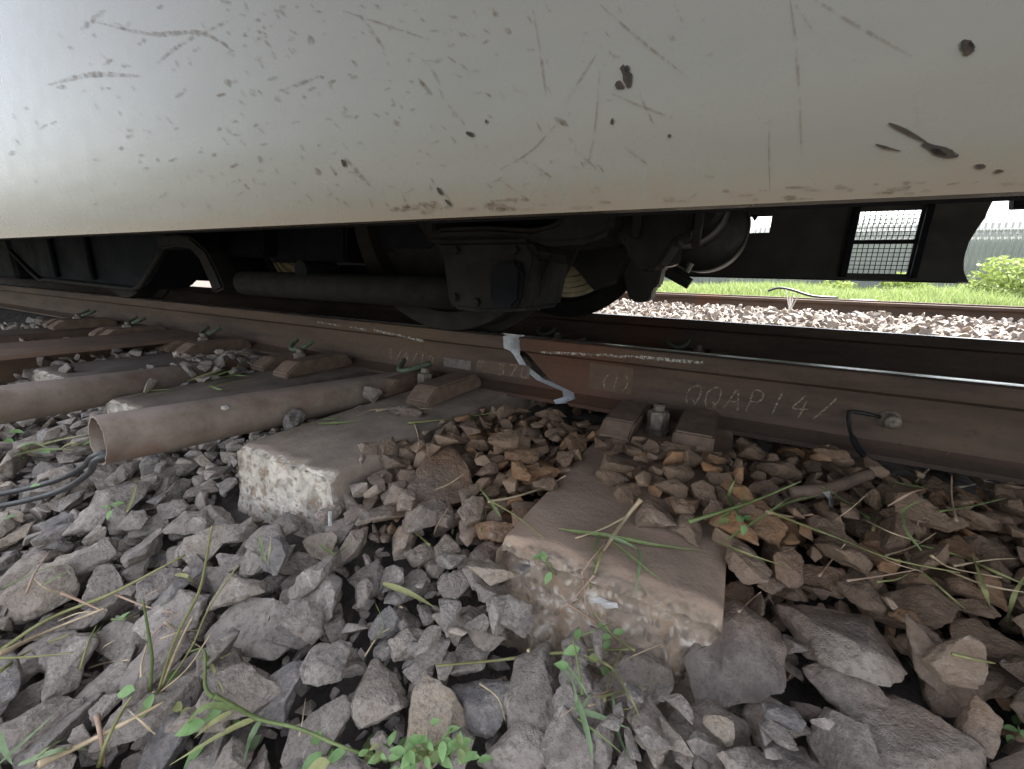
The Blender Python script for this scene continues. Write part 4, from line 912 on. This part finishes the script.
def lie(pp, lift):
    out = []
    for i, q in enumerate(pp):
        p = hit(q[0], q[1]); l = lift if len(q) < 3 else q[2]
        out.append(p + (EYE - p).normalized() * l + Vector((0, 0, l * .3)))
    # bridge gaps between stones: no point may lie far behind its neighbours
    for _ in range(2):
        for i in range(len(out)):
            nb = [(out[j] - EYE).length for j in (i - 1, i + 1) if 0 <= j < len(out)]; d = out[i] - EYE
            lim = max(nb) * 1.06 if nb else 9
            if d.length > lim: out[i] = EYE + d * (lim / d.length)
    return out
def stand(pp):
    b = hit(*pp[0][:2]); return [b] + [at_y(q[0], q[1], b.y - (q[2] if len(q) > 2 else .0)) for q in pp[1:]]
LEAFM = None
def leaf_mesh(m):
    V, F = [], []; n = 6
    for i in range(n + 1):
        u = i / n; wv = .27 * math.sin(math.pi * min(1, u ** .8)) ; z = -.18 * u * u
        V += [(u, -wv, z + wv * .3), (u, 0, z), (u, wv, z + wv * .3)]
        if i: k = 3 * i; F += [(k - 3, k - 2, k + 1, k), (k - 2, k - 1, k + 2, k + 1)]
    me = bpy.data.meshes.new("leaf"); me.from_pydata(V, [], F); me.materials.append(m); me.shade_smooth(); return me
LM = {k: leaf_mesh(m) for k, m in (('l', M_LF), ('y', M_YEL), ('b', M_BLUEG), ('g', M_GREEN))}
def leaf(par, px, py, sz, ang, k='l', lift=.012, tilt=None):
    p = hit(px, py); p += (EYE - p).normalized() * lift
    o = bpy.data.objects.new("leaf", LM[k]); COL.objects.link(o); o.parent = par; s = sz * .82 * wpx(p)
    d = (cx * math.cos(R(ang)) + cy * math.sin(R(ang))); nrm = (Vector((0, -.35, .9)) + Vector((rng.uniform(-.35, .35), rng.uniform(-.3, .3), 0))).normalized()
    x = (d - nrm * d.dot(nrm)).normalized(); o.matrix_local = Matrix.Translation(-par.location) @ Matrix.Translation(p) @ Matrix((x, nrm.cross(x), nrm)).transposed().to_4x4() @ Matrix.Diagonal((s, s, s, 1)); return o
G, B_, Yw, SW, PK = M_GREEN, M_BLUEG, M_YEL, M_STRAW, M_PINK
def plant(name, label, cat, strands, leaves=(), group=None):
    """strands: (how, points, pixel width, material); how = lie / stand, b for flat blade, s for round stalk"""
    b = hit(*strands[0][1][0][:2]); root = empty(name, b, label=label, category=cat)
    if group: root['group'] = group
    inv = Matrix.Translation(-root.location)
    for how, pp, wd, m in strands:
        P = stand(pp) if how[0] == 'u' else lie(pp, .009 if how[0] == 'l' else .022)
        wm = wd * .8 * wpx(P[len(P) // 2])
        o = strand(P, wm, m, "blade", root) if how[1] == 'b' else stalk(P, wm, m, "stalk", root)
        o.matrix_parent_inverse = inv
    for lf in leaves: leaf(root, *lf)
    return root
plant("dry_straw", "bent pale dry straw lying across the top edge of the wide broken sleeper", "straw", [
    ('ls', [(641, 501), (626, 519), (611, 541), (602, 554)], 6.5, SW), ('ls', [(602, 553), (597, 568), (590, 590)], 4.5, Yw), ('ls', [(628, 517), (603, 530), (575, 540)], 3.5, SW),
    ('ls', [(606, 544), (592, 560), (582, 574)], 3, PK), ('ls', [(582, 573), (584, 590), (586, 617)], 3, PK), ('ls', [(594, 577), (581, 592), (569, 606)], 3, PK), ('ls', [(568, 606), (582, 615), (597, 626)], 4.5, PK)])
plant("cut_grass", "green torn grass blades lying under the bent straw on the sleeper", "grass", [
    ('lb', [(572, 532), (605, 537), (640, 544), (672, 549), (702, 552)], 5, G), ('lb', [(558, 530), (585, 535), (612, 538), (652, 541)], 3, G), ('lb', [(608, 538), (626, 545), (639, 552)], 5, B_), ('lb', [(638, 550), (640, 562), (637, 580), (635, 597)], 5, B_),
    ('lb', [(612, 543), (634, 561), (650, 574), (664, 583)], 3.2, G), ('lb', [(600, 534), (595, 552), (592, 572)], 3, G)])
plant("sprout", "tiny two leaved green sprout at the upper left edge of the broken sleeper end", "sprout", [('ls', [(556, 576), (548, 565), (543, 556)], 2.5, G)], [(545, 562, 15, 100), (548, 566, 14, 20), (542, 556, 14, 160), (551, 572, 16, 250)])
plant("sprout", "small bright sprout low on the broken sleeper face below the straw", "sprout", [('ls', [(575, 640), (595, 632), (612, 624)], 2, G)], [(609, 632, 17, 110), (611, 636, 15, 200), (613, 633, 15, 10), (610, 640, 16, 270)])
plant("weed", "weed with a long yellow green stalk rooted at the foot of the broken sleeper", "weed", [
    ('hs', [(592, 664), (560, 657), (500, 664), (437, 670)], 5, Yw), ('hs', [(560, 657), (590, 654), (628, 654)], 3.5, Yw), ('hs', [(582, 700), (578, 672), (572, 640)], 4, G), ('hb', [(583, 660), (610, 672), (628, 700), (640, 724)], 3.5, Yw), ('hb', [(560, 664), (578, 686), (590, 705)], 4.5, B_),
    ('hb', [(590, 700), (578, 715), (573, 690), (560, 672)], 4, B_), ('hb', [(576, 700), (588, 742), (592, 765)], 7.5, B_), ('hb', [(574, 714), (600, 722), (628, 734)], 7, B_), ('hb', [(612, 700), (618, 740), (632, 769)], 5, B_),
    ('hs', [(528, 655), (532, 648), (529, 634)], 3, SW), ('hs', [(612, 694), (585, 705), (560, 722)], 2.5, PK), ('hs', [(480, 688), (498, 703), (506, 728)], 2.5, SW)], [(580, 648, 22, 200), (588, 660, 20, 20, 'g'), (570, 668, 20, 160), (560, 645, 16, 30, 'g'), (600, 668, 18, 320), (578, 640, 17, 100)])
sp = [(rng.gauss(424, 30), rng.gauss(754, 9), rng.uniform(9, 22), rng.uniform(0, 360), rng.choice('lllyg'), rng.uniform(.02, .055)) for _ in range(80)]
plant("leafy_weed", "leafy bright green weed among the stones in the foreground", "weed", [('hs', [(432, 769), (424, 750), (415, 737)], 4, G), ('hs', [(445, 769), (458, 750), (475, 742)], 3.5, G), ('hs', [(410, 769), (395, 755), (383, 748)], 3.5, G), ('hs', [(424, 760), (440, 748), (452, 733)], 3, G)], sp)
plant("creeper", "long green creeper stem running over the stones at the lower left", "weed", [
    ('hs', [(215, 700), (238, 712), (262, 724), (300, 733), (345, 752), (392, 766)], 6.5, G), ('hs', [(214, 702), (206, 690), (205, 655), (190, 655)], 5, G), ('hb', [(206, 657), (213, 670), (226, 700)], 5, Yw), ('hb', [(262, 724), (252, 742), (244, 769)], 9, B_), ('hb', [(240, 712), (205, 712), (180, 738)], 8, G), ('hb', [(232, 716), (212, 728), (195, 742)], 7, Yw), ('hb', [(258, 722), (228, 735), (170, 769)], 7, Yw)],
    [(222, 712, 32, 200), (205, 722, 30, 220), (240, 720, 24, 240), (182, 710, 20, 150, 'y'), (322, 752, 34, 250), (334, 748, 32, 280), (318, 745, 26, 120), (346, 752, 28, 210), (205, 745, 30, 250), (262, 735, 30, 260, 'b'), (330, 762, 28, 200, 'y'), (365, 745, 24, 60)])
plant("weed", "pale stalky weed with a few round leaves growing between the left stones", "weed", [
    ('us', [(150, 690), (152, 660), (148, 630), (143, 600)], 5, G), ('us', [(158, 692), (175, 640), (198, 594), (206, 560), (212, 526)], 4.5, Yw), ('us', [(160, 690), (180, 642), (192, 618)], 4, SW), ('us', [(163, 690), (190, 650), (208, 610), (238, 565)], 3, Yw), ('hb', [(176, 578), (188, 580), (198, 590)], 5, Yw), ('us', [(160, 692), (186, 670), (210, 635)], 2.5, SW), ('us', [(154, 692), (130, 720), (105, 745)], 3, SW)],
    [(135, 690, 26, 190), (150, 695, 22, 300), (165, 680, 20, 40), (152, 702, 20, 260, 'g'), (180, 712, 18, 10, 'y'), (118, 622, 14, 80)])
plant("dry_straw", "bundle of long yellow stalks across the stones at the far left", "straw", [
    ('hs', [(0, 655), (50, 622), (110, 598), (160, 572), (186, 558)], 5, Yw), ('hs', [(0, 658), (55, 632), (105, 612)], 5, SW), ('hs', [(0, 676), (28, 656), (70, 638)], 4, Yw), ('hs', [(62, 596), (85, 606), (105, 615)], 4, PK), ('hs', [(0, 662), (40, 660), (75, 656)], 3, Yw)])
plant("dry_straw", "dry stalks and grey green blades crossing the lowest left corner", "straw", [
    ('hs', [(40, 769), (85, 748), (130, 725), (165, 706)], 7, SW), ('hs', [(100, 769), (108, 745), (125, 712), (133, 700)], 5, Yw), ('hb', [(0, 769), (30, 742), (58, 716)], 5, B_), ('hb', [(0, 735), (6, 752), (14, 769)], 9, B_), ('hb', [(20, 769), (60, 755), (95, 752)], 6, B_), ('hs', [(98, 720), (102, 742), (106, 769)], 6, PK), ('hb', [(30, 769), (50, 752), (68, 742)], 4, G)])
plant("grass_tuft", "thin grass tuft at the foot of the chalky white sleeper end", "grass", [('hb', [(332, 556), (338, 545), (339, 530)], 3, Yw), ('hb', [(335, 558), (325, 552), (318, 546)], 3, G), ('hb', [(334, 560), (345, 552), (352, 542)], 3, G), ('hb', [(266, 565), (262, 550), (258, 535)], 4, G), ('hb', [(268, 568), (270, 555), (271, 540)], 3, Yw)])
plant("grass_sprig", "pale grass blade standing upright below the open pipe", "grass", [('hb', [(128, 515), (134, 500), (138, 482)], 5, Yw)])
plant("sprout", "tiny green sprout by the stones under the open pipe", "sprout", [('hs', [(112, 512), (110, 508)], 3, G)], [(108, 508, 10, 150), (112, 505, 12, 30), (112, 510, 12, 270)])
plant("weed", "light green weed patch beside the black cables", "weed", [('hb', [(20, 455), (50, 445), (90, 437)], 5, Yw), ('hb', [(15, 458), (45, 452), (75, 452)], 4, G), ('hb', [(60, 452), (72, 446), (86, 448)], 4, Yw), ('hb', [(25, 452), (35, 446), (48, 450)], 4, G)], [(8, 432, 16, 20), (4, 440, 16, 340), (18, 448, 14, 60), (30, 452, 14, 20, 'y'), (44, 450, 15, 330), (70, 448, 13, 30, 'y'), (82, 446, 12, 60), (25, 458, 14, 200), (30, 487, 12, 20, 'l'), (2, 520, 14, 60, 'b')])
plant("grass_tuft", "yellow green grass caught between the pipe and the sleeper fastening", "grass", [('hb', [(188, 383), (215, 375), (245, 371)], 4, Yw), ('hb', [(205, 386), (228, 378), (250, 378)], 4, G), ('hb', [(200, 392), (232, 385), (258, 380)], 3.5, Yw), ('hb', [(222, 383), (235, 375), (240, 362)], 3, G), ('hb', [(215, 378), (232, 372), (252, 362)], 3, G), ('hb', [(210, 388), (222, 392), (236, 386)], 3, G), ('hb', [(195, 380), (218, 372), (228, 360)], 3, Yw)])
plant("cut_grass", "two thin green blades lying on the sleeper next to the first pipe", "grass", [('lb', [(130, 398), (150, 392), (172, 390)], 3, Yw), ('lb', [(150, 397), (170, 392), (186, 386)], 2.5, G)])
plant("cut_grass", "a few green blades on the flat top of the chalky ended sleeper", "grass", [('lb', [(318, 425), (340, 424), (365, 421)], 3.5, G), ('lb', [(282, 438), (298, 428), (318, 422)], 2, Yw), ('lb', [(355, 418), (372, 411), (395, 410)], 2.5, SW), ('lb', [(322, 421), (338, 419), (348, 412)], 2.5, G)])
plant("dry_straw", "long thin straw lying over the stones below the crack", "straw", [('ls', [(408, 424), (440, 421), (478, 416), (500, 413)], 2.6, Yw), ('ls', [(495, 415), (530, 424), (562, 418)], 2.4, Yw), ('ls', [(415, 425), (418, 436), (419, 446)], 2.5, SW), ('lb', [(470, 420), (484, 416), (490, 412)], 4, G), ('ls', [(376, 412), (392, 410), (432, 409)], 2, SW)])
plant("dry_straw", "thin pale stalk pointing from the small stones to the sleeper corner", "straw", [('hs', [(488, 505), (515, 500), (545, 490), (565, 479)], 3.2, SW), ('hb', [(500, 520), (490, 505), (478, 490)], 4, G)])
plant("grass_sprig", "short yellow green blade lying among the middle stones", "grass", [('hb', [(383, 587), (410, 597), (436, 612)], 7, Yw)])
plant("dry_straw", "thin grey stalks stuck between the middle stones", "straw", [('hs', [(365, 660), (378, 640), (390, 632)], 2.5, SW), ('hs', [(372, 645), (384, 630), (375, 605)], 2, G), ('hs', [(300, 740), (303, 725), (306, 702)], 2, SW)])
plant("weed", "green stemmed weed over the brown stones beside the wide sleeper", "weed", [
    ('hs', [(688, 526), (720, 516), (760, 502), (800, 484)], 4.5, G), ('hb', [(738, 520), (728, 500), (735, 482)], 5, G), ('hb', [(720, 522), (740, 510), (745, 492)], 4, G), ('hb', [(715, 545), (745, 558), (788, 572)], 3.5, Yw), ('hb', [(770, 515), (792, 505), (822, 498)], 3, G), ('hb', [(725, 545), (755, 525), (790, 500)], 3, G)], [(738, 522, 18, 60), (742, 518, 16, 330), (730, 520, 16, 170, 'g'), (745, 525, 14, 260)])
plant("dry_straw", "long crossing yellow stalks on the brown stones at the right", "straw", [
    ('hs', [(768, 515), (800, 528), (840, 543), (890, 563), (958, 577)], 3.4, Yw), ('hs', [(902, 562), (925, 580), (950, 602), (966, 615)], 3.6, Yw), ('hs', [(846, 585), (880, 580), (915, 574)], 2.8, PK), ('hs', [(818, 580), (832, 562), (844, 548)], 2.4, PK), ('hs', [(766, 516), (790, 520), (812, 518)], 4, PK), ('hs', [(904, 560), (910, 540), (918, 524)], 2.6, PK), ('hs', [(738, 616), (748, 606), (760, 596)], 2.4, PK)])
plant("grass_tuft", "strong yellow green grass blades at the right border", "grass", [
    ('hb', [(992, 622), (984, 600), (978, 580), (970, 556)], 7, Yw), ('hb', [(960, 561), (990, 575), (1030, 592)], 5, Yw), ('hb', [(1004, 626), (1012, 600), (1026, 576)], 6, Yw), ('hb', [(945, 575), (985, 590), (1030, 598)], 3.5, SW), ('hs', [(930, 560), (950, 572), (1000, 582)], 3, SW), ('hb', [(1000, 632), (1015, 626), (1030, 620)], 5, Yw)])
plant("grass_tuft", "small grass tuft against the foot of the rail under the pin", "grass", [('hb', [(925, 490), (912, 478), (892, 466)], 3.5, Yw), ('hb', [(924, 491), (905, 488), (890, 484)], 3, G), ('hb', [(915, 485), (930, 470), (950, 454)], 2, SW), ('hb', [(944, 492), (970, 488), (990, 480)], 2.4, SW), ('hb', [(905, 530), (902, 515), (920, 504)], 4, G), ('hb', [(920, 555), (905, 535), (903, 520)], 4, G)])
plant("grass_sprig", "thin blue green blade hanging between the pale slab and the flat slab", "grass", [('hb', [(923, 705), (918, 682), (903, 660)], 5, B_)])
plant("grass_sprig", "short straight straw on the dark stone above the flat slab", "straw", [('hs', [(950, 659), (970, 664), (993, 668)], 4.5, Yw)])
plant("sprout", "bright green sprout at the right border near the flat slab", "sprout", [('hs', [(1018, 740), (1016, 730)], 3, G)], [(1014, 724, 16, 60), (1018, 730, 16, 150), (1020, 736, 16, 20), (1012, 735, 14, 260)])
for lab, cxp, cyp, sx_, sy_, n_ in (("loose scatter of dry stems on the stones below the black cables", 90, 600, 80, 45, 9), ("loose scatter of dry stems around the stalky weed", 160, 660, 70, 60, 10), ("loose scatter of thin stems over the brown stones at the right", 880, 545, 100, 40, 12), ("few thin dry stems between the middle stones and the wide sleeper", 450, 560, 60, 60, 6), ("few thin dry stems at the foot of the wide sleeper", 600, 700, 60, 35, 7)):
    sts = []
    for k in range(n_):
        x, y, a_, l_ = rng.gauss(cxp, sx_ * .6), rng.gauss(cyp, sy_ * .6), R(rng.choice((25, 30, 150, 80, -20)) + rng.uniform(-20, 20)), rng.uniform(25, 70)
        x = min(max(x, 4), 1015); pts = [(x, y), (x + .5 * l_ * math.cos(a_) + rng.uniform(-4, 4), y - .5 * l_ * math.sin(a_) + rng.uniform(-4, 4)), (x + l_ * math.cos(a_), y - l_ * math.sin(a_))]
        sts.append((rng.choice(('hs', 'hb', 'ls')), pts, rng.uniform(1.6, 3.2), rng.choice((SW, Yw, Yw, PK, G))))
    plant("dry_straw", lab, "straw", sts)
# litter
M_WHITE = simple("torn white film", (.82, .81, .78), (.66, .65, .62), .6, scale=80)
def scrap(label, pts, name="paper_scrap"):
    P = lie(pts, .006); c = sum(P, Vector()) / len(P); bm = bmesh.new(); A = [bm.verts.new(p - c) for p in P]; 
    ctr = bm.verts.new((EYE - c).normalized() * .003)
    for i in range(len(A)): bm.faces.new((A[i], A[(i + 1) % len(A)], ctr))
    bmesh.ops.solidify(bm, geom=bm.faces[:], thickness=.0012)
    o = obj(name, bm, M_WHITE, label=label, category="litter"); o.location = c
scrap("small upright white scrap between the brown stones", [(328, 512), (332, 512), (332, 527), (328, 527)]); scrap("white fleck of paint on the open pipe", [(221, 407), (227, 406), (230, 409), (225, 411), (221, 410)], "paint_fleck")
scrap("torn whitish shred on the broken sleeper face", [(591, 600), (600, 598), (608, 602), (617, 604), (618, 609), (606, 610), (600, 605), (593, 604)]); scrap("white scrap on the brown stone right of the sleeper", [(822, 493), (830, 492), (834, 502), (833, 510), (829, 506), (826, 498)])
scrap("tiny white chip on the dark pointed stone at the right", [(1000, 662), (1004, 660), (1006, 663), (1001, 664)])

# ---------------------------------------------------------------- stones big or odd enough to be things of their own
HL = {0: "pale grey brown slab lying right of the broken sleeper, the lightest stone there", 1: "grey slab wedged below the pale slab", 2: "largest flat grey slab in the lower right corner area", 3: "tilted grey stone behind the largest slab at the right", 4: "long dark stone with a brown tip behind the pale slab",
      5: "dark pointed slab at the right border below the grass blades", 6: "short stone cut off by the right border", 7: "jagged grey stone low down, right of the broken sleeper's foot", 8: "pale grey stone beside the jagged one near the lower edge", 9: "smooth upright oval stone leaning on the sleeper's right corner",
      10: "long grey slab below the chalky sleeper end", 11: "light grey stone beside the stalky weed at the left", 12: "small wedge stone above the light grey one at the left", 13: "flat grey stone near the left border under the yellow stalks", 14: "flat brownish slab below the black cables",
      15: "steep dark slab in the lower left by the dry stalks", 16: "broad stone just above the green creeper stem", 17: "square shouldered grey stone right of the long grey slab", 18: "upright smooth grey brown block in front of the broken sleeper", 19: "tan coloured stone beside the leafy weed",
      20: "dark grey flat stone left of the upright block", 21: "pale flat stone at the lower edge right of the leafy weed", 22: "narrow stone standing between the middle stones", 23: "tall narrow stone at the foot of the broken sleeper", 24: "flat stone at the left border above the lowest straw",
      25: "upright greyish stone among the brown ones left of the sleeper", 26: "stone leaning at the chalky sleeper's right edge"}
for k, o in HERO.items():
    o.name = "stone"; o['label'] = HL[k]; o['category'] = "stone"; o['group'] = "large ballast stones"
def perch(px, py, sz, label, seed, z0=None, rot=0.):
    p = hit(px, py); s = sz * .82 * wpx(p); P, F = stone_shape(seed, 3)
    me = bpy.data.meshes.new("stone"); me.from_pydata([tuple(q) for q in P], [], F); me.materials.append(M_ST)
    o = obj("stone", me, None, smooth=True, label=label, category="stone", group="stones lying on the sleepers"); o.scale = (s, s, s); o.rotation_euler = (rng.uniform(-.25, .25), rng.uniform(-.25, .25), rot); o.location = p + Vector((0, 0, s * .17)); return o
perch(405, 417, 42, "grey stone leaning against the green clip's shoulder", 401, rot=.4); perch(613, 481, 44, "flat brown stone lying alone on the wide sleeper", 402); perch(612, 455, 17, "small pinkish stone in front of the left shoulder of the wide sleeper", 403); perch(371, 452, 30, "light brown stone on the right edge of the chalky ended sleeper", 404, rot=1.)
perch(68, 372, 22, "small grey stone on the sleeper behind the farther pipe", 405)
print("objects", len(S.objects))
